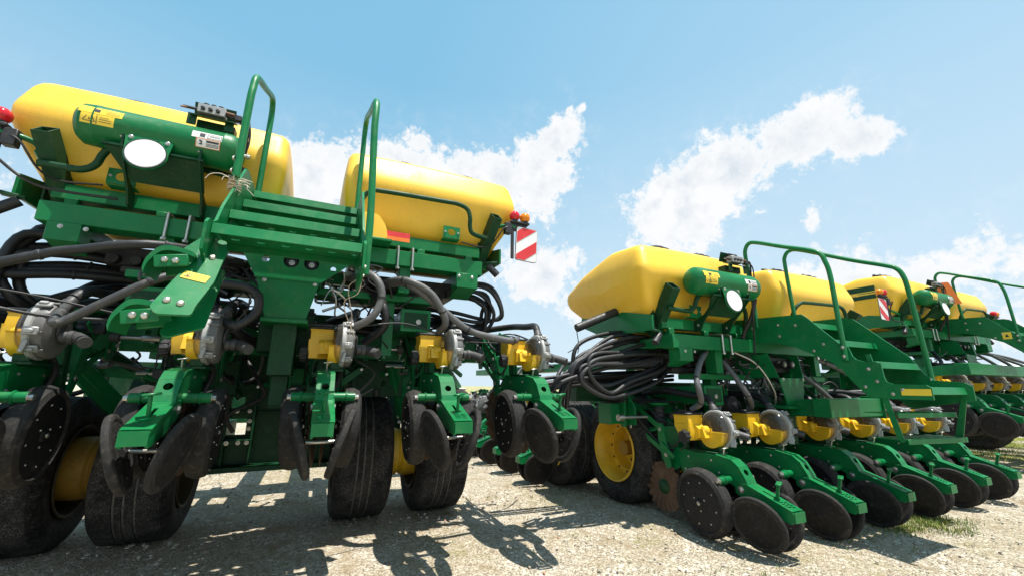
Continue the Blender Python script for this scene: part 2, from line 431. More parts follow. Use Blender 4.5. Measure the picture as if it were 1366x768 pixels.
    m.prism_x([(.105, .80), (-.04, .80), (-.03, .71), (.06, .71)], -.123, -.11)
    m.prism_x([(-.04, .80), (-.08, .77), (-.08, .70), (-.04, .68)], -.06, .03)
    m.mat(1).box(-.126, .056, -.041, .128, .872, .888, .005); m.cyl((-.03, .05, .885), (-.03, .05, .90), .05, 16); m.bar((-.08, .18, .88), (.01, .18, .88), .02, .012)
    U['seed_hopper'] = m.mesh('seed_hopper', [M['yellow_b'], M['black']])
    # bowl (half disc) and spout
    m = MB(); pts = [( -.135+.108*math.cos(a), .735+.112*math.sin(a)) for a in [math.pi+math.pi*i/14 for i in range(15)]]
    m.prism_x(pts+[(-.033, .745), (-.257, .745)], .0, .078)
    m.lathe([(0, 0), (.03, 0), (.04, .01), (.04, .05), (0, .05)], (-.03, -.09, .75), (1, 0, 0), 20)
    m.prism_x([(-.02, .75), (-.11, .77), (-.13, .70), (-.03, .69)], -.05, .05)
    U['meter_bowl'] = m.mesh('meter_bowl', [M['yellow_b']], 30)
    m = MB(); m.lathe([(.138, .09), (.136, .07), (.124, .048), (.10, .034), (.055, .028), (0, .027)], (-.012, -.135, .762), (1, 0, 0), 32)
    U['meter_cover'] = m.mesh('meter_cover', [M['clear']], 60)
    # vacuum housing: ribbed ring, latches, elbow
    m = MB(); C = (-.012, -.135, .762)
    m.mat(2).lathe([(.0, .082), (.06, .082), (.062, .086), (.118, .086), (.120, .081)], C, (1, 0, 0), 36)
    m.mat(3).lathe([(.120, .080), (.142, .080), (.151, .085), (.152, .105), (.143, .110)], C, (1, 0, 0), 36)
    for k in range(26):
        a = 2*math.pi*k/26; m.bar((.082, C[1]+.075*math.cos(a), C[2]+.075*math.sin(a)), (.082, C[1]+.12*math.cos(a), C[2]+.12*math.sin(a)), .006, .008, (1, 0, 0))
    m.mat(0).lathe([(.143, .110), (.145, .135), (.138, .150), (.11, .162), (.05, .168), (0, .168)], C, (1, 0, 0), 36)
    for k in range(5):
        a = R(75+k*38); y, z = C[1]+.147*math.cos(a), C[2]+.147*math.sin(a)
        m.bar((.085, y, z), (.145, y, z), .016, .012, (0, math.cos(a), math.sin(a)))
    m.mat(1)
    for a in (R(128), R(186), R(220)):
        y, z = C[1]+.158*math.cos(a), C[2]+.158*math.sin(a); t = (0, math.cos(a), math.sin(a))
        m.bar((.075, y, z), (.135, y, z), .040, .013, t); m.bar((.085, y+.011*t[1], z+.011*t[2]), (.12, y+.011*t[1], z+.011*t[2]), .020, .012, t)
    m.bar((.09, C[1]+.14*math.cos(R(200)), C[2]+.17*math.sin(R(200))), (.08, -.27, .64), .04, .02)
    m.mat(2).tube([(.17, -.17, .73), (.23, -.17, .73), (.27, -.21, .715), (.30, -.25, .70)], .030, 12); m.cyl((.20, -.17, .73), (.225, -.17, .73), .036, 14)
    m.tube([(.12, -.10, .87), (.13, -.09, .91), (.14, -.06, .95)], .030, 12); m.cyl((.127, -.095, .90), (.135, -.08, .925), .036, 14)
    m.mat(2).lathe([(0, .166), (.06, .166), (.07, .174), (.06, .182), (0, .182)], C, (1, 0, 0), 20)
    U['vacuum_housing'] = m.mesh('vacuum_housing', [M['grey'], M['alu'], M['dark_grey'], M['light_grey']])
    m = MB(); m.mat(0).cyl((-.13, -.01, .705), (-.02, -.01, .705), .022, 12); m.lathe([(0, 0), (.042, 0), (.045, .01), (.045, .035), (.035, .05), (0, .05)], (-.17, -.01, .705), (1, 0, 0), 18)
    for k in range(8):
        a = 2*math.pi*k/8; m.cyl((-.168, -.01+.04*math.cos(a), .705+.04*math.sin(a)), (-.125, -.01+.04*math.cos(a), .705+.04*math.sin(a)), .012, 8)
    m.mat(1).tube([(-.11, .0, .67), (-.12, .03, .62), (-.10, .10, .58)], .006, 6)
    U['drive_knob'] = m.mesh('drive_knob', [M['black'], M['hose']])
    # stand under the meter
    m = MB(); m.mat(0).box(-.038, .10, -.20, .10, .585, .60, .002); m.box(.02, .085, -.19, -.02, .60, .66); m.bar((-.03, .08, .60), (-.03, .08, .72), .02, .04); m.bar((.11, .12, .45), (.11, .06, .86), .012, .05, (0, 1, 0)); m.bar((.11, .30, .78), (.11, .06, .80), .012, .03)
    m.mat(1).tube([(.085, -.02, .64), (.09, .06, .56), (.06, .06, .44), (.05, -.02, .30)], .018, 8); m.tube([(-.06, .12, .66), (-.07, .22, .60), (-.06, .34, .68), (-.05, .5, .66)], .008, 6)
    m.tube([(-.09, .60, .96), (-.13, .42, .93), (-.12, .30, .84), (-.10, .20, .80), (-.06, .12, .78)], .006, 6); m.tube([(.15, .62, .98), (.17, .45, .96), (.16, .32, .88), (.14, .18, .84)], .005, 6)
    m.tube([(.13, .62, .95), (.09, .5, .98), (.03, .43, .955)], .006, 6); m.tube([(-.13, .64, .90), (-.06, .38, .62), (-.02, .2, .55), (.06, .08, .50)], .010, 6)
    m.box(.10, .18, .26, .30, .80, .90, .003)
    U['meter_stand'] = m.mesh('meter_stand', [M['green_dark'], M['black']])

def make_unit(parent, loc, rz=0, full=True, hose=None):
    U = UNIT_MESH
    def ob(name, par, l=(0, 0, 0), r=(0, 0, 0)):
        o = bpy.data.objects.new(name, U[name]); COL.objects.link(o); o.parent = par; o.location = l; o.rotation_euler = r; return o
    root = ob('row_unit', parent, loc, (R(random.uniform(-.9, .9)) if rz == 0 else 0, 0, rz))
    j = lambda a: random.uniform(-a, a)
    arm = ob('closing_arm', root)
    for s_ in (-1, 1):
        ob('gauge_wheel', root, (s_*.150, -.14+j(.008), .243+j(.01)), (R(random.uniform(0, 360)), 0, 0)).rotation_euler = (0, R(s_*4), R(s_*2.5))
        ob('closing_wheel', root, (s_*.105, -.535, .190), (0, R(s_*17), R(s_*-7)))
    for n in ('opener_disc', 'coulter_disc', 'parallel_linkage', 'air_bag', 'seed_hopper', 'meter_bowl', 'meter_cover', 'vacuum_housing', 'drive_knob', 'meter_stand'): ob(n, root)
    return root

# ------------------------------------------------------------------ road wheel
def wheel_meshes():
    # tyre around x axis, width .44, radius .5
    m = MB(); w = .215; g = .010
    half = [(.285, .17), (.30, .200), (.36, .222), (.42, .222), (.462, .206), (.482, .188)]
    prof = [(r, -x) for r, x in half]
    xs = [-.172, -.058, .0, .058, .172]
    x = -.185
    prof += [(.494, -.178)]
    for gx in (-.062, -.012, .045):
        prof += [(.5, gx-.008), (.5-.008, gx-.0055), (.5-.008, gx+.0055), (.5, gx+.008)]
    prof += [(.494, .178)] + [(r, x) for r, x in half[::-1]]
    gm = [1 if (abs(prof[i][0]-.492) < 1e-4 and abs(prof[i+1][0]-.492) < 1e-4) else 0 for i in range(len(prof)-1)]
    m.mat(0).lathe(prof, (0, 0, 0), (1, 0, 0), 64, mats=gm)
    UNIT_MESH['tyre'] = m.mesh('tyre', [M['tyre'], M['groove']], 30)
    m = MB()
    m.lathe([(.290, -.20), (.306, -.212), (.302, -.222), (.287, -.218), (.280, -.19), (.266, -.175), (.258, -.09), (.246, -.055), (.205, -.045), (.195, .0), (.17, .05), (.105, .06), (.10, .0), (.085, -.015), (0, -.015)], (0, 0, 0), (1, 0, 0), 48)
    m.lathe([(.290, .20), (.305, .212), (.300, .222), (.285, .216), (.270, .17), (.262, .10), (.255, .07), (.17, .06)], (0, 0, 0), (1, 0, 0), 48)
    m.mat(1)
    for k in range(12):
        a = 2*math.pi*k/12; m.bar((-.060, .226*math.cos(a), .226*math.sin(a)), (-.047, .226*math.cos(a), .226*math.sin(a)), .022, .016, (0, math.cos(a), math.sin(a)))
    for k in range(8):
        a = 2*math.pi*k/8+.3; m.bolt((.052, .135*math.cos(a), .135*math.sin(a)), (-1, 0, 0), .011, .012)
    UNIT_MESH['rim'] = m.mesh('rim', [M['rim'], M['rust']]); UNIT_MESH['rim_dark'] = m.mesh('rim', [M['rim_dark'], M['rust']])

def make_wheel(parent, x, y, flip=False, dirty=False):
    h = MB(); h.cyl((-.09, 0, 0), (.09, 0, 0), .07, 20)
    root = h.build('wheel', ['rim_dirty_shaded'], parent); root.location = (x, y, .488); root.rotation_euler = (random.uniform(0, 6), 0, R(180) if flip else 0)
    for n in ('tyre', 'rim'):
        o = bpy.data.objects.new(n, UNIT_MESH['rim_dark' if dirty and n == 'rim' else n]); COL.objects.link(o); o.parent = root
    return root

# ------------------------------------------------------------------ planter
def round_poly(pts, r, n=5):
    out = []; N = len(pts)
    for i in range(N):
        p, a, b = Vector(pts[i]), Vector(pts[i-1]), Vector(pts[(i+1) % N])
        da, db = (a-p), (b-p); rr = min(r, da.length*.45, db.length*.45)
        A, B = p+da.normalized()*rr, p+db.normalized()*rr
        for k in range(n+1):
            t = k/n; out.append(tuple((1-t)**2*A+2*t*(1-t)*p+t*t*B))
    return out

def hopper_mesh(m, xa, xb, outer):
    """moulded seed hopper, long axis x; profile in (y,z); ends lean in towards top and bottom"""
    prof = round_poly([(3.20, 2.90), (3.105, 2.64), (3.21, 2.33), (3.46, 2.13), (3.92, 2.11), (4.18, 2.30), (4.40, 2.50), (4.39, 2.62), (4.02, 2.80), (3.60, 2.93)], .075, 6)
    cy = sum(p[0] for p in prof)/len(prof); cz = sum(p[1] for p in prof)/len(prof)
    xc = (xa+xb)/2; h = (xb-xa)/2
    def inset(z):
        k = [(2.10, .21), (2.33, .12), (2.46, .045), (2.56, .010), (2.66, .0), (2.76, .012), (2.90, .045), (2.95, .055)]
        for (z0, a), (z1, b) in zip(k, k[1:]):
            if z <= z1: return a+(b-a)*max(0, (z-z0))/(z1-z0)
        return .055
    st = [(1, .0), (1, .35), (1, .62), (1, .80), (1, .93), (.997, 1.0), (.985, 1.055), (.955, 1.105), (.905, 1.135), (.84, 1.143)]
    st = [(0, .3), (0, .5), (0, .7), (0, .85), (0, .93), (.012, .97), (.035, .992), (.075, 1.0)] and st
    rows = []
    e = .14
    def row(sgn, scale, back):
        r = []
        for y, z in prof:
            yy, zz = cy+(y-cy)*scale, cz+(z-cz)*scale
            r.append((xc+sgn*(h-inset(zz)*(1 if sgn == outer else .35)-back), yy, zz))
        return r
    endst = [(0.0, -.012), (.3, -.010), (.6, -.006), (.80, .0), (.88, .003), (.93, .010), (.965, .024), (.988, .046), (1.0, .085)]
    for s_, b in endst: rows.append(row(-1, s_, b))
    for t in (.5, .75, 1.0, 1.25, 1.5):
        rows.append([(xa+(xb-xa)*(t/2), y, z+.010*math.sin(t*math.pi/2)*(1 if z > 2.8 else 0)) for y, z in prof])
    for s_, b in endst[::-1]: rows.append(row(1, s_, b))
    n = len(prof); vs = [p for r in rows for p in r]; fs = []
    for i in range(len(rows)-1):
        for j in range(n):
            j2 = (j+1) % n; fs.append([i*n+j, i*n+j2, (i+1)*n+j2, (i+1)*n+j])
    m.add(vs, fs)

def planter(name, origin, zo, label, units, wheels, opt, group):
    ROOT = empty(name, origin, label, 'seed planter', group)
    T = Matrix.Translation((0, 0, zo))
    def mb():
        m = MB(); m.X = T.copy(); return m
    CX = -.16
    # --- hoppers
    for xa, xb in ((-1.785, -.34), (.05, 1.50)):
        m = mb(); hopper_mesh(m, xa, xb, -1 if xa < -1 else 1); h = m.build('hopper', 'yellow', ROOT, 50)
        for k in (.33, .72):
            m = mb(); x = xa+(xb-xa)*k; m.cyl((x, 3.46, 2.88), (x, 3.46, 2.955), .15, 24); m.cyl((x, 3.46, 2.95), (x, 3.46, 2.985), .10, 20); m.bar((x-.18, 3.46, 2.98), (x+.18, 3.46, 2.98), .03, .03); m.cyl((x-.04, 3.46, 2.985), (x+.04, 3.46, 3.01), .02, 10)
            m.build('lid', 'black', h)
        if opt.get('stripe'):
            m = mb()
            for zz, hh, mt in ((2.72, .085, 0), (2.668, .012, 1), (2.655, .010, 0), (2.640, .016, 1), (2.595, .065, 0)):
                m.mat(mt)
                for u0, u1 in ((3.35, 4.3),): m.plate(rect(u0, u1, zz-hh/2, zz+hh/2), [], (xa-.004, 0, 0), (0, 1, 0), (0, 0, 1), .004)
            if xa < -1: m.build('hopper_stripe', ['green_dark', 'label_y'], h)
    # --- hopper frame
    m = mb()
    m.box(-1.52, 1.17, 3.10, 3.24, 1.97, 2.09); m.box(-1.52, 1.17, 3.98, 4.10, 1.97, 2.09)
    for x in (-1.46, -.5, .2, 1.10): m.box(x-.05, x+.05, 3.24, 3.98, 1.985, 2.075)
    for x0, x1 in ((-1.53, -.46), (.17, 1.18)):
        m.box(x0, x1, 3.20, 3.28, 2.15, 2.245); m.box(x0-.13, x1+.17, 3.9, 3.98, 2.13, 2.2); m.box(x0-.13, x1+.17, 3.42, 3.48, 2.13, 2.2)
        for x in (x0+.10, (x0+x1)/2, x1-.10): m.box(x-.03, x+.03, 3.19, 3.23, 2.088, 2.152)
    for x in (-1.665, 1.36):
        m.prism_x([(3.17, 2.12), (3.17, 2.25), (3.6, 2.34), (4.2, 2.41), (4.24, 2.27), (3.85, 2.12)], x-.008, x+.008)
    m.box(-1.46, -1.31, 3.09, 3.22, 1.86, 1.972); m.prism_x([(3.09, 1.862), (3.22, 1.862), (3.26, 1.82)], -1.45, -1.32)
    m.box(.95, 1.13, 3.09, 3.24, 1.85, 1.972); m.prism_x([(3.09, 1.852), (3.24, 1.852), (3.32, 1.80)], .96, 1.12)
    m.mat(1)
    for x in (-1.40, -1.29, .97, 1.08): m.bolt((x, 3.09, 1.945), (0, -1, 0), .009)
    for x in (-.93, -.82, .48, .59):
        m.cyl((x, 3.085, 1.945), (x, 3.085, 2.115), .009, 10); m.cyl((x, 3.085, 1.935), (x, 3.085, 1.955), .016, 6); m.tube([(x, 3.085, 2.11), (x, 3.12, 2.118), (x, 3.25, 2.118)], .009, 8)
    m.build('hopper_frame', ['green', 'chrome'], ROOT)
    # open square-tube struts that hold the hoppers
    for sx, x in ((-1, -1.525), (1, 1.24)):
        m = mb(); a, b = Vector((x+sx*.02, 3.03, 2.49)), Vector((x-sx*.03, 3.36, 2.10)); d = (b-a).normalized()
        sd = Vector((1, 0, 0)); sd = (sd-d*sd.dot(d)).normalized(); u = sd.cross(d)
        w, h_, t = .036, .052, .006
        for o_, ww, hh in ((sd*w, t, h_*2), (sd*-w, t, h_*2), (u*h_, w*2+t, t), (u*-h_, w*2+t, t)): m.bar(a+o_, b+o_, ww, hh, u, .001)
        m.prism_x([(3.24, 2.14), (3.24, 2.34), (3.36, 2.30), (3.40, 2.14)], x-.06, x-.05)
        m.mat(1).bolt((x-.062, 3.3, 2.28), (-1, 0, 0)); m.bolt((x-.02, 3.20, 2.30), (0, -1, 0))
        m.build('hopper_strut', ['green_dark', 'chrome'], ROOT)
    # bent guard tubes
    m = mb(); m.tube([(-1.56, 3.09, 2.305), (-1.46, 3.07, 2.295), (-1.36, 3.05, 2.29), (-1.30, 3.04, 2.33), (-1.275, 3.03, 2.40), (-1.235, 3.02, 2.44), (-1.1, 3.06, 2.46), (-.75, 3.08, 2.44), (-.60, 3.10, 2.42), (-.52, 3.12, 2.34), (-.50, 3.16, 2.2)], .020, 12); m.build('guard_tube', 'green_dark', ROOT)
    m = mb(); m.tube([(.17, 3.16, 2.22), (.18, 3.08, 2.42), (.24, 3.04, 2.50), (.34, 3.03, 2.515), (.80, 3.03, 2.53), (.92, 3.03, 2.53), (1.0, 3.03, 2.50), (1.025, 3.03, 2.43), (1.03, 3.04, 2.36), (1.06, 3.05, 2.305), (1.20, 3.10, 2.30)], .018, 12); m.build('guard_tube', 'green_dark', ROOT)
    # small brackets with a round hole
    for x in (-1.20, .90):
        m = mb(); m.plate(rect(-.07, .07, -.04, .06), [circ(.0, .012, .030, 16, 1.1, 1)], (x, 3.12, 2.30), (1, 0, 0), (0, 0, 1), .008); m.box(x-.07, x+.07, 3.124, 3.20, 2.252, 2.260)
        m.mat(1).bolt((x-.055, 3.115, 2.31), (0, -1, 0), .006); m.bolt((x+.055, 3.115, 2.31), (0, -1, 0), .006)
        m.build('hole_bracket', ['green', 'chrome'], ROOT)
    # --- air tank
    m = mb(); r = .119
    m.lathe([(0, .0), (.05, .004), (.09, .018), (.115, .045), (r, .085), (r, .10), (r+.002, .105), (r+.002, .112), (r, .117), (r, .715), (r+.002, .72), (r+.002, .728), (r, .733), (r, .75), (.108, .785), (.08, .812), (.045, .825), (0, .829)], (-1.40, 2.98, 2.545), (1, 0, 0), 40)
    m.mat(1).cyl((-.58, 2.98, 2.545), (-.54, 2.98, 2.545), .014, 10); m.cyl((-.56, 2.98, 2.545), (-.553, 2.98, 2.545), .022, 6)
    tank = m.build('air_tank', ['green', 'chrome'], ROOT, 30)
    def on_tank(x0, x1, a0, a1, mt, rr=.1205, n=6, name='warning_label', extra=None):
        m = mb(); vs = []; fs = []
        for i in range(n+1):
            a = R(a0+(a1-a0)*i/n); vs += [(x0, 2.98-rr*math.cos(a), 2.545+rr*math.sin(a)), (x1, 2.98-rr*math.cos(a), 2.545+rr*math.sin(a))]
        for i in range(n): fs.append([2*i, 2*i+1, 2*i+3, 2*i+2])
        m.add(vs, fs)
        if extra:
            for (u0, u1, v0, v1, k) in extra:
                m.mat(k); vs = []; fs = []
                X0, X1 = x0+(x1-x0)*u0, x0+(x1-x0)*u1
                for i in range(4):
                    a = R(a0+(a1-a0)*(v0+(v1-v0)*i/3)); q = rr+.0012
                    vs += [(X0, 2.98-q*math.cos(a), 2.545+q*math.sin(a)), (X1, 2.98-q*math.cos(a), 2.545+q*math.sin(a))]
                for i in range(3): fs.append([2*i, 2*i+1, 2*i+3, 2*i+2])
                m.add(vs, fs)
        m.build(name, ['label_y', 'label_w', 'ink', 'ink_orange'] if mt == 'label_y' else ['label_w', 'label_y', 'ink', 'ink_orange'], tank, 50)
    def tri_lines(): return [(.46, .50, .08, .92, 2), (.06, .44, .04, .10, 2)]
    on_tank(-1.355, -1.165, 8, 32, 'label_y', extra=[(.36, .48, .25, .70, 2), (.32, .40, .4, .6, 2), (.62, .94, .2, .24, 2), (.62, .94, .42, .46, 2), (.62, .86, .64, .68, 2)])
    on_tank(-1.34, -1.195, -22, 7, 'label_y', extra=[(.47, .49, .06, .94, 2)]+[(.08+.016*i, .10+.016*i, .22+.08*i, .32+.08*i, 2) for i in range(6)]+[(.42-.016*i, .44-.016*i, .22+.08*i, .32+.08*i, 2) for i in range(6)]+[(.08, .44, .2, .25, 2), (.25, .28, .34, .58, 2), (.56, .92, .3, .35, 2), (.56, .92, .5, .55, 2), (.56, .84, .7, .75, 2)])
    on_tank(-.835, -.675, 2, 24, 'label_w', extra=[(.25, .42, .2, .8, 2), (.5, .95, .12, .18, 2), (.5, .52, .12, .8, 2), (.93, .95, .12, .8, 2), (.5, .95, .76, .82, 2), (.56, .9, .4, .46, 2), (.56, .9, .55, .6, 2)])
    on_tank(-.81, -.685, -26, 1, 'label_w', extra=[(0, 1, .93, 1, 3), (0, 1, 0, .05, 3), (0, .03, 0, 1, 3), (.97, 1, 0, 1, 3), (.14, .28, .3, .4, 2), (.20, .26, .4, .75, 2), (.14, .2, .6, .8, 2), (.42, .94, .62, .86, 2), (.42, .94, .44, .5, 2), (.42, .94, .32, .37, 2), (.42, .94, .19, .25, 2)])
    # tank shelf
    m = mb()
    q = [(-1.235, 2.90, 2.415), (-.765, 2.90, 2.415), (-.765, 3.05, 2.265), (-1.13, 3.05, 2.265)]
    m.add(q+[(x, y+.012, z+.006) for x, y, z in q], [[0, 1, 2, 3], [7, 6, 5, 4], [0, 4, 5, 1], [1, 5, 6, 2], [2, 6, 7, 3], [3, 7, 4, 0]])
    m.box(-1.24, -.76, 2.885, 2.905, 2.408, 2.424, .002)
    for x in (-1.15, -.78):
        m.prism_x([(2.885, 2.41), (2.875, 2.53), (2.93, 2.42), (3.07, 2.28), (3.19, 2.23), (3.19, 2.14), (3.12, 2.14), (3.07, 2.23), (2.97, 2.32)], x-.006, x+.006)
    m.mat(1)
    for x in (-1.157, -.787): m.bolt((x, 3.14, 2.19), (-1, 0, 0)); m.bolt((x, 2.89, 2.47), (-1, 0, 0), .006)
    m.build('tank_shelf', ['green_dark', 'chrome'], ROOT)
    # reflector
    m = mb(); n_ = Vector((0, -.97, .12)).normalized(); u = Vector((1, 0, 0)); v = n_.cross(u)*-1
    o_ = Vector((-1.025, 2.862, 2.375))
    v = Vector((0, .12, .97)).normalized()
    m.plate([(-.10, -.01), (.10, -.01), (.112, .10), (.07, .122), (-.07, .122), (-.112, .10)], [rect(-.035, -.005, .095, .101), rect(.015, .045, .095, .101)], o_, u, v, .005)
    m.lathe([(0, .004), (.09, .004), (.103, .004), (.103, -.006), (0, -.006)], o_, (0, -1, .124), 40)
    m.mat(1).bolt(o_+u*-.085+v*.098-Vector((0, .003, 0)), (0, -1, 0), .009); m.bolt(o_+u*.085+v*.098-Vector((0, .003, 0)), (0, -1, 0), .009)
    rp = m.build('reflector_plate', ['green', 'chrome'], ROOT)
    m = mb(); m.lathe([(0, .012), (.090, .012), (.094, .008), (.094, .004), (0, .004)], o_, (0, -1, .124), 44); m.mat(1).lathe([(.094, .004), (.094, .0105), (.0985, .0105), (.0985, .004)], o_, (0, -1, .124), 44); m.build('white_reflector', ['white', 'ink'], rp)
    m = mb(); m.bar((-1.025, 2.875, 2.44), (-1.025, 2.95, 2.44), .12, .01); m.build('reflector_bracket', 'green', rp)
    # valve block on the tank
    m = mb(); m.plate(rect(-.09, .15, -.06, .05), [], (-.80, 2.98, 2.76), (1, 0, 0), (0, .7, .3), .006); m.bar((-.88, 2.96, 2.68), (-.88, 2.96, 2.76), .008, .05); m.bar((-.68, 2.96, 2.68), (-.68, 2.96, 2.76), .008, .05)
    m.plate(rect(-.10, .13, .0, .09), [], (-.80, 3.06, 2.80), (1, 0, 0), (0, -.35, 1), .005)
    m.box(-.87, -.66, 3.02, 3.10, 2.70, 2.76)
    vb = m.build('valve_bracket', 'green_dark', ROOT)
    m = mb(); m.mat(0).box(-.86, -.71, 2.945, 3.01, 2.775, 2.835, .003)
    m.mat(1)
    for x in (-.83, -.79, -.75): m.cyl((x, 2.93, 2.80), (x, 2.95, 2.80), .012, 8); m.cyl((x, 3.0, 2.83), (x, 3.0, 2.87), .016, 10)
    m.cyl((-.94, 2.97, 2.80), (-.86, 2.97, 2.80), .010, 8); m.cyl((-.71, 2.97, 2.80), (-.65, 2.975, 2.80), .012, 8); m.box(-.66, -.62, 2.96, 3.0, 2.78, 2.82)
    m.mat(2).cyl((-.95, 2.96, 2.79), (-.90, 2.97, 2.80), .006, 6); m.cyl((-.72, 2.96, 2.815), (-.66, 2.96, 2.812), .008, 8)
    m.build('valve_block', ['alu', 'black', 'copper'], vb)
    m = mb(); m.tube([(-.63, 2.97, 2.80), (-.57, 2.96, 2.76), (-.56, 2.97, 2.62), (-.60, 3.0, 2.50)], .006, 6); m.tube([(-.66, 2.98, 2.80), (-.60, 2.98, 2.74), (-.57, 3.0, 2.60), (-.62, 3.04, 2.42)], .006, 6); m.tube([(-.63, 2.97, 2.81), (-.585, 2.97, 2.80), (-.575, 2.98, 2.70), (-.59, 3.0, 2.3), (-.56, 3.05, 1.95)], .009, 6); m.build('valve_cable', 'hose', vb)
    m = mb(); m.tube([(-.56, 2.98, 2.46), (-.58, 3.02, 2.3), (-.60, 3.1, 2.15), (-.58, 3.2, 1.95)], .019, 10); m.build('tank_hose', 'hose', ROOT)
    # --- lamps and warning boards
    for sx, x, on in ((-1, opt.get('lamp_x', -1.70), opt.get('lamp_left', True)), (1, 1.40, opt.get('lamp_right', True))):
        if not on: continue
        m = mb(); m.tube(([(-1.56, 3.2, 2.3)] if x < -2 else [])+[(x-sx*.14, 3.15, 2.36), (x-sx*.10, 3.10, 2.42), (x-sx*.02, 3.06, 2.435), (x+sx*.05, 3.06, 2.43)], .016, 10)
        m.bar((x-sx*.15, 3.15, 2.30), (x-sx*.10, 3.13, 2.39), .05, .03); m.cyl((x-sx*.19, 3.14, 2.315), (x-sx*.11, 3.14, 2.315), .016, 8); m.cyl((x-sx*.19, 3.14, 2.36), (x-sx*.11, 3.14, 2.35), .013, 8)
        m.mat(1).box(x-.02, x+.12*sx+.04*sx, 3.05, 3.08, 2.40, 2.47); m.box(min(x-sx*.05, x+sx*.01), max(x-sx*.05, x+sx*.01), 3.035, 3.09, 2.36, 2.46)
        m.box(min(x, x+sx*.18), max(x, x+sx*.18), 3.03, 3.09, 2.465, 2.485); m.bar((x+sx*.02, 3.05, 2.14), (x+sx*.02, 3.05, 2.44), .012, .03)
        lm = m.build('lamp_bracket', ['green', 'black'], ROOT)
        for dx, mt in ((.045, 'red_lens'), (.145, 'amber_lens')):
            m = mb(); m.ball((x+sx*dx, 3.06, 2.535), .047, 22); m.mat(1).cyl((x+sx*dx, 3.06, 2.48), (x+sx*dx, 3.06, 2.503), .03, 14); m.build('marker_lamp', [mt, 'black'], lm)
        # striped board
        if sx > 0 or opt.get('board_left', True):
            m = mb(); w, h = .20, .30
            c = Vector((x+sx*.155, 3.045, 2.285)); out = round_poly([(-w/2, -h/2), (w/2, -h/2), (w/2, h/2), (-w/2, h/2)], .025, 4)
            m.mat(0).plate(out, [], c, (1, 0, -.05), (.05, 0, 1), .004)
            m.mat(2); ob = round_poly([(-w/2-.004, -h/2-.004), (w/2+.004, -h/2-.004), (w/2+.004, h/2+.004), (-w/2-.004, h/2+.004)], .028, 4)
            m.plate(ob, [], c+Vector((0, .005, 0)), (1, 0, -.05), (.05, 0, 1), .005)
            m.mat(1)
            def clip(k0, k1):
                P = [(-w/2+.004, -h/2+.004), (w/2-.004, -h/2+.004), (w/2-.004, h/2-.004), (-w/2+.004, h/2-.004)]
                for sgn, k in ((1, k0), (-1, k1)):
                    Q = []; f = lambda p: sgn*((p[1]-sx*.78*p[0])-k)
                    for i in range(len(P)):
                        a, b = P[i], P[(i+1) % len(P)]; fa, fb = f(a), f(b)
                        if fa >= 0: Q.append(a)
                        if fa*fb < 0: t = fa/(fa-fb); Q.append((a[0]+(b[0]-a[0])*t, a[1]+(b[1]-a[1])*t))
                    P = Q
                return P
            for k in (-.32, -.11, .10, .31):
                P = clip(k-.055+.03, k+.05+.03)
                if len(P) > 2: m.plate(P, [], c-Vector((0, .0035, 0)), (1, 0, -.05), (.05, 0, 1), .002)
            m.build('warning_board', ['white', 'red', 'black'], lm)
        m = mb(); m.tube([(x+sx*.02, 3.05, 2.42), (x-sx*.06, 3.04, 2.40), (x-sx*.14, 3.10, 2.27), (x-sx*.22, 3.16, 2.24), (x-sx*.40, 3.17, 2.26)], .006, 6)
        if sx < 0: m.tube([(x-.25, 2.9, 2.36), (x-.12, 2.95, 2.36), (x-.03, 3.02, 2.30), (x+.09, 3.08, 2.20), (x+.22, 3.10, 2.16), (x+.5, 3.13, 2.17)], .008, 6)
        m.build('lamp_cable', 'hose', lm)
    for sx, x in ((-1, -1.60), (1, 1.22)):
        m = mb(); m.bar((x, 3.16, 2.10), (x+sx*.10, 3.14, 2.11), .05, .02); m.mat(1).cyl((x+sx*.02, 3.15, 2.08), (x+sx*.10, 3.13, 2.0), .03, 12)
        m.build('frame_plug', ['green_dark', 'black'], ROOT)
    if opt.get('rolled_arm'):
        m = mb(); m.cyl((-2.12, 3.66, 2.16), (-1.55, 3.62, 2.40), .038, 18); m.mat(1).cyl((-1.57, 3.62, 2.40), (-1.48, 3.62, 2.44), .045, 16); m.mat(2)
        m.tube([(-2.12, 3.66, 2.15), (-2.14, 3.6, 2.0), (-2.22, 3.5, 1.92)], .004, 5); m.tube([(-2.12, 3.66, 2.15), (-2.15, 3.6, 2.0), (-2.32, 3.5, 1.92)], .004, 5)
        m.build('folded_lamp_arm', ['black', 'chrome', 'hose'], ROOT)
    # triangular emblem board + small yellow box beside the stairs
    m = mb(); m.mat(0).plate([(-.09, .03), (.09, .03), (.09, -.0), (-.09, -.0)], [], (.46, 3.04, 2.14), (1, 0, 0), (0, 0, 1), .004); m.mat(1).plate([(-.09, .07), (.09, .07), (.09, .03), (-.09, .03)], [], (.46, 3.04, 2.14), (1, 0, 0), (0, 0, 1), .004)
    m.build('slow_vehicle_board', ['orange', 'red'], ROOT)
    if opt.get('emblem'):
        m = mb(); m.mat(0).plate(round_poly([(-.06, .2), (.06, .2), (.16, -.16), (-.16, -.16)], .02, 3), [], (-.46, 3.0, 2.68), (.55, -.8, 0), (0, 0, 1), .004)
        m.build('slow_vehicle_board', ['orange'], ROOT)
    m = mb(); m.mat(0); m.prism_y(round_poly([(.18, 2.12), (.38, 2.12), (.36, 2.22), (.30, 2.30), (.18, 2.30)], .03, 3), 2.97, 3.16); m.mat(1).box(.17, .41, 2.96, 3.17, 2.10, 2.12)
    m.build('granule_box', ['yellow', 'green'], ROOT)
    # --- stairs
    steps = [(2.06, 1.765), (2.33, 1.935), (2.60, 2.105), (2.86, 2.275)]
    xl, xr = -.475, .155
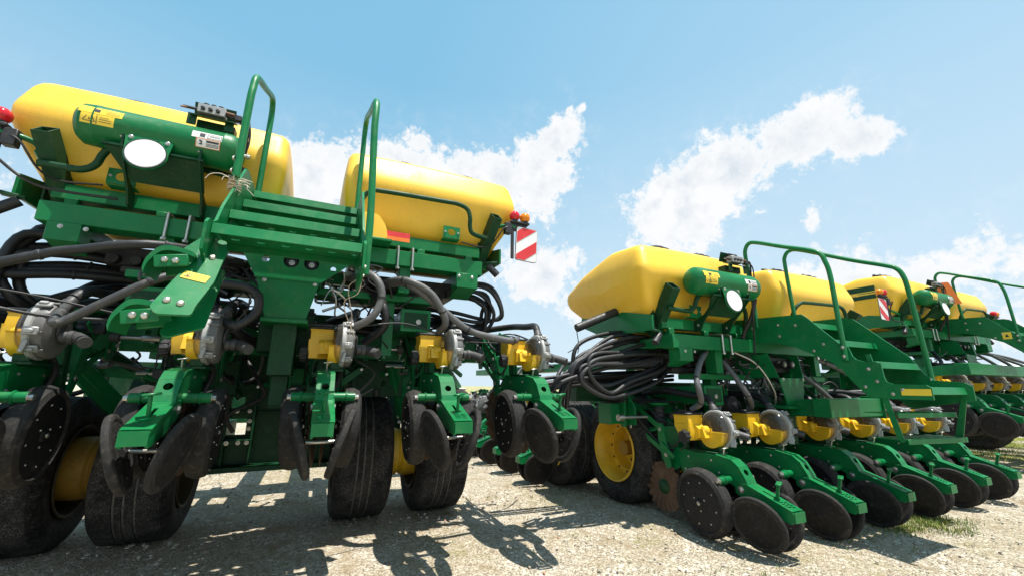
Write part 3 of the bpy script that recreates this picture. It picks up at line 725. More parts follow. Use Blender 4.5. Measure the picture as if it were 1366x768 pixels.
    sp = [(3.32, 2.30), (2.62, 2.285), (2.56, 2.265), (2.21, 1.90), (2.14, 1.80), (2.09, 1.775), (2.02, 1.765), (1.99, 1.74), (1.99, 1.62), (2.08, 1.58), (2.25, 1.56), (2.32, 1.60), (2.50, 1.77), (2.75, 1.98), (2.9, 2.05), (3.32, 2.07)] if opt.get('ladder') == 'up' else [(3.32, 2.30), (2.62, 2.285), (2.56, 2.265), (2.21, 1.90), (2.14, 1.76), (2.09, 1.715), (1.93, 1.70), (1.885, 1.67), (1.885, 1.57), (2.08, 1.53), (2.25, 1.49), (2.30, 1.52), (2.45, 1.70), (2.72, 1.97), (2.9, 2.05), (3.32, 2.07)]
    if opt.get('ladder') != 'up': steps = [(1.93, 1.665), (2.17, 1.85), (2.42, 2.035), (2.67, 2.22)]
    spl = sp if opt.get('ladder') == 'up' else [(3.32, 2.30), (2.64, 2.27), (2.60, 2.235), (2.39, 2.0), (2.36, 1.985), (2.335, 1.97), (2.32, 1.93), (2.31, 1.89), (2.29, 1.865), (2.24, 1.845), (2.14, 1.83), (2.135, 1.73), (2.125, 1.695), (2.09, 1.68), (1.91, 1.675), (1.885, 1.655), (1.885, 1.575), (2.10, 1.575), (2.25, 1.585), (2.34, 1.70), (2.40, 1.79), (2.46, 1.85), (2.72, 1.99), (2.9, 2.05), (3.32, 2.07)]
    m = mb(); m.prism_x(spl, xl-.006, xl+.006, )
    m.prism_x(sp, xr-.006, xr+.006)
    m.mat(1)
    for x, sx in ((xl-.007, -1), (xr+.007, 1)):
        for y, z in ((2.04, 1.64), (2.10, 1.61), (2.22, 1.79), (2.26, 1.66), (2.50, 2.0), (2.70, 2.18), (2.58, 1.95), (2.85, 2.2), (3.1, 2.2), (2.85, 2.1), (3.2, 2.1), (2.18, 1.70)): m.bolt((x, y, z), (sx, 0, 0), .009)
    stair = m.build('staircase', ['green', 'chrome'], ROOT)
    for i, (y, z) in enumerate(steps):
        m = mb(); dp = .27 if i < 3 else .62
        holes = []
        nx = 6
        for jy in range(2 if i < 3 else 5):
            for jx in range(nx):
                holes.append(circ((xr-xl)*(jx+.5+(.15 if jy % 2 else -.05))/nx, .07+.115*jy, .017, 10, 1.25, .9))
        m.plate(rect(.008, xr-xl-.008, .0, dp), holes, (xl, y, z-.012), (1, 0, 0), (0, 1, .0), .006)
        m.bar((xl+.008, y-.004, z-.030), (xr-.008, y-.004, z-.030), .006, .052, (0, .22, .97), .002); m.box(xl+.008, xr-.008, y+dp-.006, y+dp, z-.05, z-.015, .002)
        # raised traction buttons along the lip
        for jx in range(9):
            x = xl+(xr-xl)*(jx+.5)/9; m.lathe([(.012, 0), (.009, .006), (.0, .007)], (x, y+.02, z-.009), (0, 0, 1), 8)
        m.build('tread', 'green', stair)
    tubes = [[(xl-.02, 2.35, 1.86), (xl-.02, 2.355, 2.2), (xl, 2.37, 2.55), (xl, 2.39, 2.68), (xl, 2.42, 2.755), (xl, 2.50, 2.81), (xl, 2.72, 2.91), (xl, 2.95, 3.02), (xl, 3.03, 3.035), (xl, 3.075, 2.98), (xl, 3.08, 2.88), (xl, 3.06, 2.55), (xl, 3.05, 2.2)],
             [(xr+.02, 2.11, 1.62), (xr+.02, 2.12, 1.95), (xr, 2.13, 2.42), (xr, 2.145, 2.57), (xr, 2.18, 2.645), (xr, 2.25, 2.69), (xr, 2.50, 2.81), (xr, 2.90, 3.02), (xr, 3.02, 3.05), (xr, 3.075, 3.0), (xr, 3.085, 2.9), (xr, 3.07, 2.5), (xr, 3.05, 2.2)]]
    if opt.get('ladder') == 'up': tubes[0] = [(xl, 2.36, 2.12)]+tubes[0][2:]
    for k, t in enumerate(tubes):
        m = mb(); m.mat(0).tube(t, .0185, 14, step=8); x, y, z = t[0]; m.mat(1)
        for dz in (.03, .10): m.bolt((x-.02, y, z+dz), (-1, 0, 0), .010)
        m.build('handrail', ['green', 'chrome'], stair)
    if opt.get('ladder') == 'down':
        m = mb()
        for x in (xl+.01, xr-.01): m.prism_x([(2.20, 1.90), (2.23, 1.90), (2.13, 1.30), (2.11, 1.28), (2.09, 1.29)] if x < 0 else [(1.92, 1.62), (1.95, 1.62), (2.04, 1.30), (2.02, 1.27), (2.0, 1.28)], x-.005, x+.005)
        a = (2.15, 2.0)
        for z in (1.30, 1.475):
            fy = 2.10 if z < 1.4 else 2.13
            m.plate([(0, 0), (xr-xl, -.09), (xr-xl, .10), (0, .20)], [], (xl, fy-.03, z), (1, 0, 0), (0, 1, 0), .006); m.bar((xl, fy-.03, z-.012), (xr, fy-.12, z-.012), .008, .035)
        m.build('ladder', ['green', 'chrome'], stair)
        m = mb(); m.plate(rect(-.16, .0, -.022, .022), [], (xl-.009, 2.05, 1.625), (0, 1, 0), (0, 0, 1), .003); m.build('step_label', 'label_y', stair)
    if opt.get('ladder') == 'up':
        o_ = Vector((0, 1.90, 1.35)); vu = Vector((0, .574, .819))
        pl = lambda m, P, d, t: m.plate([(x, (z-1.35)/.819) for x, z in P], [], o_+Vector((0, -.819, .574))*d, (1, 0, 0), vu, t)
        pp = round_poly([(-.513, 1.725), (-.42, 1.703), (-.407, 1.639), (-.41, 1.485), (-.438, 1.37), (-.44, 1.331), (-.545, 1.328), (-.573, 1.356), (-.539, 1.489), (-.507, 1.575)], .012, 3)
        m = mb(); pl(m, pp, 0, .010)
        pl(m, round_poly([(-.50, 1.70), (-.43, 1.69), (-.43, 1.4), (-.54, 1.35), (-.57, 1.37), (-.53, 1.5)], .012, 3), -.16, .010)
        m.plate([(0, 0), (.20, .31), (.235, .31), (.235, .20), (.09, -.02)], [], (-.665, 2.24, 1.60), (1, 0, 0), (0, .4, .92), .009)
        m.mat(1)
        nrm_ = Vector((0, -.819, .574))
        for p in ((-.488, 1.615), (-.448, 1.605), (-.53, 1.385), (-.485, 1.375)): m.lathe([(.0, .012), (.008, .011), (.013, .006), (.014, 0)], o_+Vector((p[0], 0, 0))+vu*((p[1]-1.35)/.819)+nrm_*.005, nrm_, 12)
        lad = m.build('folded_ladder', ['green', 'chrome'], stair)
        for x0, z0, y0 in ((-.53, 1.605, .08), (-.565, 1.37, 0)):
            m = mb(); P = [(x0+.03, z0), (x0-.03, z0+.006), (x0-.075, z0-.012), (x0-.105, z0-.04), (x0-.118, z0-.075)]
            A = [(x0+.03-.15*math.sin(t*math.pi/2), z0+.016*math.sin(min(1, t*1.5)*math.pi)-.085*max(0, t-.45)**1.6/.55**1.6) for t in [i/16 for i in range(17)]]
            m.prism_y(A+[(x+.006, z-.020) for x, z in A[::-1]], 1.92+y0, 2.09+y0)
            m.bar((x0+.02, 1.925+y0, z0-.035), (x0-.09, 1.925+y0, z0-.055), .012, .05, (0, 0, 1)); m.bar((x0+.02, 2.08+y0, z0-.035), (x0-.09, 2.08+y0, z0-.055), .012, .05, (0, 0, 1))
            m.mat(1)
            for dx in (-.02, -.055): m.lathe([(.0, .010), (.008, .009), (.012, .005), (.013, 0)], (x0+dx, 1.918+y0, z0-.045), (0, -1, 0), 10)
            m.build('ladder_step', ['green', 'chrome'], lad)
        m = mb(); m.mat(0); o_ = Vector((-.476, 2.004, 1.498))+nrm_*.007; u = Vector((.97, 0, 0))+vu*-.24; v = Vector((.24, 0, 0))+vu*.97
        m.plate(rect(-.045, .045, -.020, .020), [], o_, u, v, .003)
        m.mat(1); m.plate([(-.036, -.013), (-.012, -.013), (-.024, .012)], [[(-.0325, -.0112), (-.0155, -.0112), (-.024, .0075)]], o_+nrm_*.002, u, v, .001)
        m.plate([(-.029, -.008), (-.020, -.008), (-.021, -.003), (-.026, -.001)], [], o_+nrm_*.002, u, v, .001)
        m.plate(rect(-.0085, -.0078, -.014, .014), [], o_+nrm_*.002, u, v, .001)
        for k in range(4): m.plate(rect(-.003, .036, .010-.007*k, .0108-.007*k), [], o_+nrm_*.002, u, v, .001)
        m.build('ladder_label', ['label_y', 'ink'], lad)
    if opt.get('twine'):
        m = mb(); rnd = random.Random(3); c = Vector((xl, 2.40, 2.10))
        for k in range(26):
            p = c+Vector((rnd.uniform(-.03, .04), rnd.uniform(-.03, .03), rnd.uniform(-.02, .03)))
            L = rnd.uniform(.04, .10); d = Vector((rnd.uniform(-.6, .7), rnd.uniform(-.6, .4), rnd.uniform(-1, .25)))
            m.tube([p, p+d*L*.5+Vector((rnd.uniform(-.02, .02), rnd.uniform(-.02, .02), .01)), p+d*L], .0018, 4)
        for k in range(7):
            a0 = rnd.uniform(0, 6); z = 2.06+.008*k
            m.tube([(xl-.006+.03*math.cos(a0+i*.9), 2.40+.03*math.sin(a0+i*.9), z+.006*math.sin(i*2+k)) for i in range(8)], .0022, 4)
        m.tube([c+Vector((-.02, 0, .02)), c+Vector((-.07, -.01, .035)), c+Vector((-.11, -.02, .02)), c+Vector((-.13, -.02, -.01))], .002, 4)
        m.build('twine_knot', 'twine', stair)
        m = mb(); m.tube([(xr, 2.3, 1.64), (.12, 2.4, 1.60), (.16, 2.5, 1.45), (.15, 2.55, 1.30)], .0022, 4); m.tube([(xr, 2.2, 1.8), (xr+.006, 2.15, 1.55), (.10, 2.3, 1.5), (.18, 2.4, 1.33)], .0022, 4); m.build('twine_end', 'twine', stair)
    # --- central column
    m = mb()
    if opt.get('ladder') == 'up': m.prism_y([(-.50, 1.96), (.18, 1.96), (.17, 1.91), (-.03, 1.735), (-.40, 1.735), (-.50, 1.91)], 2.944, 2.956, [circ(-.215, 1.865, .046, 18), circ(-.095, 1.862, .046, 18), circ(-.36, 1.86, .022, 14), circ(.04, 1.84, .018, 12)])
    m.prism_y([(-.395, 1.735), (-.035, 1.735), (-.09, 1.49), (-.32, 1.49)], 2.956, 2.968)
    m.plate([(0, 0), (.42, 0), (.42, -.2), (.05, -.22)], [], (-.40, 2.956, 1.74), (0, 1, 0), (.22, 0, -.98), .01); m.plate([(0, 0), (.42, 0), (.42, -.2), (.05, -.22)], [], (-.035, 2.956, 1.74), (0, 1, 0), (-.2, 0, -.98), .01)
    m.box(-.34, -.075, 2.93, 3.30, 1.462, 1.488); m.mat(2).box(-.275, -.135, 3.02, 3.28, 1.14, 1.463); m.box(-.255, -.155, 3.15, 3.28, .95, 1.14)  # stem in the darker green, shade put into its colour
    m.box(-.38, -.05, 3.28, 3.6, 1.30, 1.62); m.mat(0)
    m.mat(1)
    for x in (-.35, -.06): m.bolt((x, 2.95, 1.725), (0, -1, 0))
    m.build('centre_column', ['green', 'chrome', 'green_dark'], ROOT)
    m = mb(); m.mat(0).box(-.30, 0, 3.08, 3.5, 1.79, 1.93)
    for x in (-.215, -.095): m.cyl((x, 3.0, 1.865), (x, 3.08, 1.865), .035, 14); m.mat(1).bolt((x, 3.0, 1.865), (0, -1, 0), .012); m.mat(0)
    m.build('coupler_block', ['black', 'chrome'], ROOT)
    # --- posts, plates, toolbar
    m = mb()
    for x in (-.93, .55): m.box(x-.042, x+.042, 3.14, 3.26, 1.77, 1.972)
    for x0, x1 in ((-.05, .80), (-1.12, -.36)): m.box(x0, x1, 3.22, 3.46, 1.715, 1.765)
    for x in (.475, -.86): m.box(x-.04, x+.04, 3.28, 3.38, 1.30, 1.716); m.mat(1).cyl((x+.24, 3.32, 1.765), (x+.24, 3.32, 1.79), .025, 6); m.mat(0)
    for x0 in (.56, -1.08, ):
        m.box(x0, x0+.22, 3.24, 3.9, 1.495, 1.655); m.box(x0-.006, x0+.226, 3.20, 3.238, 1.488, 1.662)
        m.mat(2).box(x0+.02, x0+.20, 3.196, 3.20, 1.515, 1.635, .001); m.mat(1).bolt((x0+.13, 3.195, 1.565), (0, -1, 0), .014); m.mat(0)
    m.build('post', ['green', 'chrome', 'green_dark'], ROOT)
    tbx0, tbx1 = opt.get('toolbar', (-2.3, 1.48)); rndh = random.Random(opt.get('seed', 1)+40)
    m = mb(); m.box(tbx0, tbx1, 3.74, 3.92, 1.305, 1.485); m.box(tbx0-.012, tbx0, 3.735, 3.925, 1.30, 1.49); m.box(tbx1, tbx1+.012, 3.735, 3.925, 1.30, 1.49)
    m.prism_x([(3.60, 1.30), (3.60, 1.46), (3.70, 1.60), (3.74, 1.60), (3.74, 1.30)], tbx0+.15, tbx0+.17); m.box(tbx0+.1, tbx0+.13, 3.68, 3.745, 1.28, 1.56)
    m.build('toolbar', 'green', ROOT)
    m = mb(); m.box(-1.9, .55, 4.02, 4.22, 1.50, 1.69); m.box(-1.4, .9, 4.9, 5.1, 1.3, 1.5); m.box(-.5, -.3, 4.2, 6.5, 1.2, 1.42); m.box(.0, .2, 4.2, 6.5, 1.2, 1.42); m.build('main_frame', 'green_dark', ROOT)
    if opt.get('cross_tube'):
        x0, x1 = opt['cross_tube']; m = mb(); m.box(x0, x1, 2.62, 2.76, 1.405, 1.56); m.box(x1, x1+.01, 2.60, 2.78, 1.385, 1.58); m.prism_x([(2.76, 1.41), (2.76, 1.56), (3.74, 1.46), (3.74, 1.34)], x0+.1, x0+.2); m.prism_x([(2.76, 1.41), (2.76, 1.56), (3.74, 1.46), (3.74, 1.34)], x1-.35, x1-.25); m.build('cross_tube', 'green', ROOT)
    # drive shafts between the units
    m = mb()
    xs = sorted(u[0] for u in units if not u[3])
    for a, b in zip(xs, xs[1:]):
        m.mat(0).cyl((a+.20, 3.56, 1.375), (b-.18, 3.56, 1.375), .014, 10); m.cyl(((a+b)/2-.05, 3.56, 1.375), ((a+b)/2+.06, 3.56, 1.375), .022, 8); m.mat(1).cyl((b-.20, 3.56, 1.375), (b-.15, 3.56, 1.375), .035, 12); m.cyl((a+.15, 3.56, 1.375), (a+.20, 3.56, 1.375), .03, 12)
    if xs: m.mat(0).cyl((xs[0]-.42, 3.56, 1.375), (xs[0]-.1, 3.56, 1.375), .014, 10); m.cyl((xs[0]-.44, 3.56, 1.375), (xs[0]-.38, 3.56, 1.375), .03, 10); m.build('drive_shaft', ['chrome', 'dark_grey'], ROOT)
    for k in range(6):
        pts = []; x = tbx0+.05; y0, z0 = 3.70+.03*(k % 3), 1.505+.022*(k//3)
        while x < tbx1-.05:
            pts.append((x, y0+rndh.uniform(-.02, .02), z0+rndh.uniform(-.012, .03))); x += rndh.uniform(.22, .45)
        m = mb(); m.tube(pts, rndh.choice([.007, .010, .013]), 7); m.build('hydraulic_line', rndh.choice(['hose', 'hose', 'black']), ROOT)
    for x in [u[0] for u in units if not u[3]]:
        m = mb(); m.box(x-.30, x-.26, 3.70, 3.742, 1.29, 1.50); m.box(x-.31, x-.25, 3.70, 3.93, 1.49, 1.50); m.box(x-.29, x+.28, 3.715, 3.738, 1.485, 1.497); m.plate(rect(-.05, .05, -.06, .08), [circ(0, .03, .02, 10)], (x+.30, 3.70, 1.40), (1, 0, 0), (0, 0, 1), .008)
        m.mat(1).bolt((x-.28, 3.70, 1.33), (0, -1, 0), .010); m.bolt((x-.28, 3.70, 1.45), (0, -1, 0), .010); m.bolt((x+.33, 3.695, 1.37), (0, -1, 0), .010)
        if x-.31 > tbx0+.2: m.build('toolbar_clamp', ['green', 'chrome'], ROOT)
    if opt.get('ladder') == 'up':
        m = mb()
        for q in range(17):
            z = 1.14+.026*q
            for x in (-.965, -.915): m.bar((x, 3.54, z-.002), (x, 3.54, z+.026), .006 if q % 2 else .014, .012, (0, 1, 0), .001)
        for z in (1.14, 1.57): m.cyl((-.94, 3.53, z), (-.94, 3.55, z), .034, 18)
        m.build('drive_chain', 'black', ROOT)
    # --- low centre frame between the wheels
    m = mb(); y = 4.25
    m.prism_y(rect(-.80, .26, .42, 1.24), y, y+.02, [rect(-.60, -.51, .885, .985), rect(-.335, -.14, .885, .985), rect(-.605, -.475, .67, .80)])
    m.box(-.80, .26, 4.10, 4.25, .40, .44); m.box(-.80, .26, 4.16, 4.25, 1.04, 1.08); m.box(-.80, .26, 4.22, 4.25, .84, .86)
    for x in (-.62, -.43, -.10, .10): m.box(x, x+.02, 4.17, 4.25, .44, 1.04)
    m.box(-.62, -.42, 4.12, 4.25, .60, .64); m.box(-.09, .06, 4.215, 4.25, .56, .78)
    m.box(-.80, -.72, 4.27, 5.6, .5, .7); m.box(.18, .26, 4.27, 5.6, .5, .7); m.box(-.8, .26, 4.26, 4.4, 1.2, 1.4)
    m.mat(1)
    for p in ((-.58, .62), (-.50, .62), (-.44, .62), (-.02, .64), (-.45, .78), (-.45, .72), (-.46, .86), (-.55, .86)): m.bolt((p[0], 4.118 if p[1] < .63 else 4.21, p[1]), (0, -1, 0), .011)
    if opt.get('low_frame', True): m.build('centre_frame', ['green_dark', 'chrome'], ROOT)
    if opt.get('back_panel'):
        x0, x1 = opt['back_panel']; m = mb(); m.box(x0, x1, 4.30, 4.36, 1.02, 1.70); m.box(x0, x1, 4.26, 4.30, 1.25, 1.30)
        for k in range(9): m.box(x0+.2+k*.42, x0+.22+k*.42, 4.20, 4.30, 1.05, 1.54)
        m.build('frame_panel', 'green_dark', ROOT)
    else:
        m = mb(); m.box(.28, .74, 3.94, 4.02, .98, 1.30); m.box(-1.05, -.55, 3.96, 4.04, 1.0, 1.30); m.box(-1.9, 1.3, 5.2, 5.35, .95, 1.28); m.box(-2.0, .9, 6.4, 6.6, .6, 1.18); m.box(.30, .34, 3.9, 5.2, .95, 1.2); m.box(-1.2, -1.14, 4.3, 5.2, .75, 1.2)
        m.build('frame_panel', 'green_dark', ROOT)
    # lift arms and cylinders round the wheels
    arms = [((-1.62, 3.85, 1.30), (-1.30, 4.15, .85)), ((-1.32, 3.9, 1.28), (-1.05, 4.3, 1.02)), ((-1.10, 3.85, 1.15), (-.72, 4.2, .98)), ((-.95, 3.9, 1.30), (-.70, 4.0, 1.05)), ((.30, 3.9, 1.28), (.55, 4.2, 1.05)), ((.62, 3.9, 1.25), (.78, 4.05, .80)), ((.95, 3.9, 1.28), (.80, 4.1, .75)), ((.55, 3.95, 1.10), (.90, 4.2, .98)), ((-.9, 4.0, 1.12), (-1.6, 4.1, 1.18)), ((1.05, 3.92, 1.30), (1.35, 4.3, 1.05))]
    for i, (a, b) in enumerate(arms):
        if not opt.get('low_frame', True) and i not in (4, 6): continue
        m = mb()
        if i % 3 == 1:
            a_, b_ = Vector(a), Vector(b); mid = a_.lerp(b_, .6); m.mat(1).cyl(a_, mid, .035, 14); m.mat(2).cyl(mid, b_, .016, 10); m.mat(0).cyl(mid-(b_-a_).normalized()*.02, mid+(b_-a_).normalized()*.01, .040, 14)
            m.build('hydraulic_cylinder', ['green', 'green_dark', 'chrome'], ROOT)
        else:
            m.bar(a, b, .05, .07); m.bar(Vector(a)+Vector((.07, .02, 0)), Vector(b)+Vector((.07, .02, 0)), .012, .08); m.mat(1)
            for p in (a, b): m.cyl(Vector(p)+Vector((-.05, 0, 0)), Vector(p)+Vector((.12, 0, 0)), .016, 10)
            m.build('lift_arm', ['green', 'chrome'], ROOT)
    for k in range(opt.get('clutter', 60)):
        x, y, z = rndh.uniform(-1.75 if opt.get('low_frame', True) else -1.1, 1.25), rndh.uniform(3.86, 4.7), rndh.uniform(1.02 if opt.get('low_frame', True) else 1.33, 1.6); m = mb(); t = rndh.random()
        if t < .4:
            dx, dz = rndh.uniform(-.3, .3), rndh.uniform(-.25, .2); m.bar((x, y, z), (x+dx, y+rndh.uniform(-.15, .15), z+dz), rndh.uniform(.012, .03), rndh.uniform(.03, .06)); m.mat(1).cyl((x, y-.03, z), (x, y+.03, z), .014, 8); nm = 'link_bar'; mt = rndh.choice(['green', 'green_dark'])
        elif t < .7:
            w_, h_ = rndh.uniform(.04, .12), rndh.uniform(.06, .16); m.plate(round_poly(rect(-w_, w_, -h_, h_), .02, 2), [circ(0, h_*.45, .018, 10)], (x, y, z), (1, rndh.uniform(-.6, .6), 0), (0, 0, 1), .01); m.mat(1).bolt((x, y-.008, z-h_*.5), (0, -1, 0), .012); nm = 'bracket'; mt = rndh.choice(['green', 'green_dark'])
        else:
            L_ = rndh.uniform(.1, .25); m.cyl((x, y, z), (x+L_*rndh.choice([1, 0, .6]), y, z+L_*rndh.uniform(-.9, .9)), rndh.uniform(.018, .035), 12); nm = 'valve_body'; mt = rndh.choice(['black', 'dark_grey', 'green_dark'])
        m.build(nm, [mt, 'chrome'], ROOT)
    # --- under-hopper air boxes and fans
    for x0, x1 in ((-1.32, -.50), (.22, 1.05)):
        m = mb(); m.mat(0).box(x0, x1, 3.45, 4.3, 1.83, 1.96, .01); m.box(x0+.1, x1-.12, 3.42, 3.8, 1.78, 1.83, .01)
        for k in range(7):
            x = x0+.06+(x1-x0-.12)*k/6; m.cyl((x, 3.40, 1.865), (x, 3.46, 1.865), .032, 12)
        m.build('air_manifold', ['black'], ROOT)
    m = mb(); m.mat(0).tube([(.30, 3.36, 1.92), (.36, 3.36, 1.88), (.42, 3.38, 1.80), (.44, 3.5, 1.74)], .055, 14, step=10, rib=.12); m.build('corrugated_hose', 'hose', ROOT)
    m = mb(); m.mat(0).tube([(-.56, 3.36, 1.92), (-.58, 3.36, 1.86), (-.62, 3.38, 1.78), (-.64, 3.5, 1.72)], .055, 14, step=10, rib=.12); m.build('corrugated_hose', 'hose', ROOT)
    m = mb(); m.mat(0).lathe([(0, -.08), (.07, -.08), (.075, -.07), (.075, .07), (.03, .08), (0, .08)], (-.70, 3.3, 1.50), (0, 1, 0), 18); m.mat(1).lathe([(0, 0), (.02, 0), (.02, .02), (0, .02)], (-.70, 3.2, 1.50), (0, 1, 0), 10)
    m.mat(2).box(-.82, -.58, 3.36, 3.40, 1.40, 1.64)
    for k in range(24):
        a = 2*math.pi*k/24; m.mat(3).cyl((-.60+.05*math.cos(a), 3.25, 1.42+.10*math.sin(a)), (-.60+.05*math.cos(a), 3.27, 1.42+.10*math.sin(a)), .010, 6)
    m.build('drive_motor', ['black', 'chrome', 'green', 'dark_grey'], ROOT)
    # --- thin cables
    rnd = random.Random(opt.get('seed', 1))
    for k in range(opt.get('cables', 26)):
        x = rnd.choice([rnd.uniform(-.75, -.42), rnd.uniform(.0, .42), rnd.uniform(-.5, .5)]); z0 = rnd.uniform(1.78, 1.95)
        pts = [(x, rnd.uniform(3.1, 3.5), z0)]
        for q in range(4):
            p = pts[-1]; pts.append((p[0]+rnd.uniform(-.16, .18), min(3.7, max(3.05, p[1]+rnd.uniform(-.1, .1))), p[2]-rnd.uniform(-.03, .14)))
        m = mb(); m.tube(pts, rnd.choice([.005, .006, .008, .010]), 6); m.build('cable', rnd.choice(['hose', 'hose', 'black', 'hose_grey', 'hose', 'chrome']), ROOT)
    for pts, r_, mt in opt.get('hoses', []):
        m = mb(); m.tube(pts, r_, 12)
        if r_ > .019:
            for q in range(1, len(pts)-1, 2):
                a_, b_ = Vector(pts[q]), Vector(pts[q+1]); d_ = (b_-Vector(pts[q-1])).normalized(); m.mat(1).cyl(a_-d_*.008, a_+d_*.008, r_*1.16, 14)
        m.build('hose', [mt, 'black'], ROOT)
    # --- wheels
    pair = {}
    for x, y in wheels: make_wheel(ROOT, x, y, dirty=opt.get('dirty_rims', False))
    for x0, x1, y in opt.get('hubs', []):
        m = MB(); L = x1-x0
        m.lathe([(0, 0), (.20, 0), (.205, .02), (.208, L*.30), (.200, L*.44), (.185, L*.5-.004), (.185, L*.5+.004), (.200, L*.56), (.208, L*.70), (.205, L-.02), (.20, L), (0, L)], (x0, y, .5), (1, 0, 0), 40); m.build('wheel_hub', 'rim_dirty_shaded' if x0 < 0 else 'rim', ROOT, 30)  # left hub gets the shade-darkened dirty yellow, right hub the brighter rim yellow
        m = MB(); m.bar(((x0+x1)/2, y+.18, .52), ((x0+x1)/2, y+.55, 1.15), .10, .16, (0, 1, 0)); m.build('wheel_arm', 'green_dark', ROOT)
    # --- units
    for ux, uy, uz, rz in units:
        root = make_unit(ROOT, (ux, uy, uz), rz)
        if rz == 0:
            sx = CX+(ux-CX)*opt.get('hose_pull', .55)
            m = MB(); rn = rnd.uniform(-.04, .04)
            m.tube([(sx, 3.42, 1.88+zo), (sx+(ux-sx)*.3, 3.24, 1.82+zo+rn), (sx+(ux-sx)*.75, 3.05, 1.62+zo), (ux+.05, 3.05+rn, 1.50+zo), (ux+.01, uy+.03, .93+uz), (ux-.01, uy+.05, .885+uz)], .024, 12)
            if opt.get('auto_hose', True): m.build('seed_hose', 'hose_grey' if rnd.random() < .5 else 'hose', ROOT)
            m = MB(); m.tube([(ux+.14, uy-.06, .95+uz), (ux+.16, uy+.02, 1.01+uz), (ux+.17, uy+.22, 1.03+uz), (ux+.14, uy+.5, 1.06+uz), (ux*.9, uy+.75, 1.02+uz)], .029, 12); m.build('vacuum_hose', 'hose', ROOT)
            m = MB(); m.tube([(ux-.10, 3.70, 1.50+zo), (ux+.1, 3.5, 1.54+zo+rn), (ux+.36, 3.5, 1.50+zo), (ux+.60, 3.7, 1.52+zo)], .008, 6); m.build('cable', 'hose', ROOT)
    return ROOT

# ------------------------------------------------------------------ place the planters
make_unit_meshes(); wheel_meshes()
GR = 'green and yellow seed planters parked in a row'
UY = 3.10
bund = lambda pts, n, r, seed, sp: [([(p[0]+random.Random(seed*50+k*7+i).uniform(-1, 1)*sp*.5 + sp*(k-n/2)*.5*wx, p[1]+sp*(k % 3-1)*.7, p[2]+sp*(k-n/2)*.55*wz+random.Random(seed*90+k*5+i).uniform(-.3, .3)*sp) for i, (p, wx, wz) in enumerate(pts)], r, 'hose') for k in range(n)]
m1h = []
m1h += bund([((-1.0, 3.75, 1.86), 0, .3), ((-1.45, 3.6, 1.92), 0, .6), ((-1.72, 3.5, 1.90), .3, .8), ((-1.84, 3.45, 1.70), .9, 0), ((-1.82, 3.5, 1.52), .9, .2), ((-1.66, 3.7, 1.50), .2, .6), ((-1.45, 3.8, 1.63), 0, .8), ((-1.2, 3.9, 1.70), 0, .5), ((-.9, 3.9, 1.70), 0, .3)], 9, .028, 1, .095)
m1h += bund([((.75, 3.7, 1.86), 0, .2), ((1.12, 3.55, 1.93), 0, .4), ((1.36, 3.5, 1.90), .4, .5), ((1.42, 3.5, 1.74), .7, 0), ((1.33, 3.55, 1.60), .3, .6), ((1.10, 3.6, 1.64), 0, .7), ((.85, 3.7, 1.70), 0, .5), ((.5, 3.8, 1.66), 0, .3)], 8, .017, 2, .075)
_r = random.Random(77)
for k in range(16):
    x = _r.choice([_r.uniform(-1.6, -.4), _r.uniform(.1, 1.2)]); pts = [(x, _r.uniform(3.7, 4.1), _r.uniform(1.15, 1.5))]
    for q in range(4):
        p = pts[-1]; pts.append((p[0]+_r.uniform(-.22, .22), min(4.3, max(3.6, p[1]+_r.uniform(-.15, .15))), max(.75, p[2]-_r.uniform(-.08, .2))))
    m1h.append((pts, _r.choice([.008, .011, .014, .018]), _r.choice(['hose', 'hose', 'black', 'hose_grey'])))
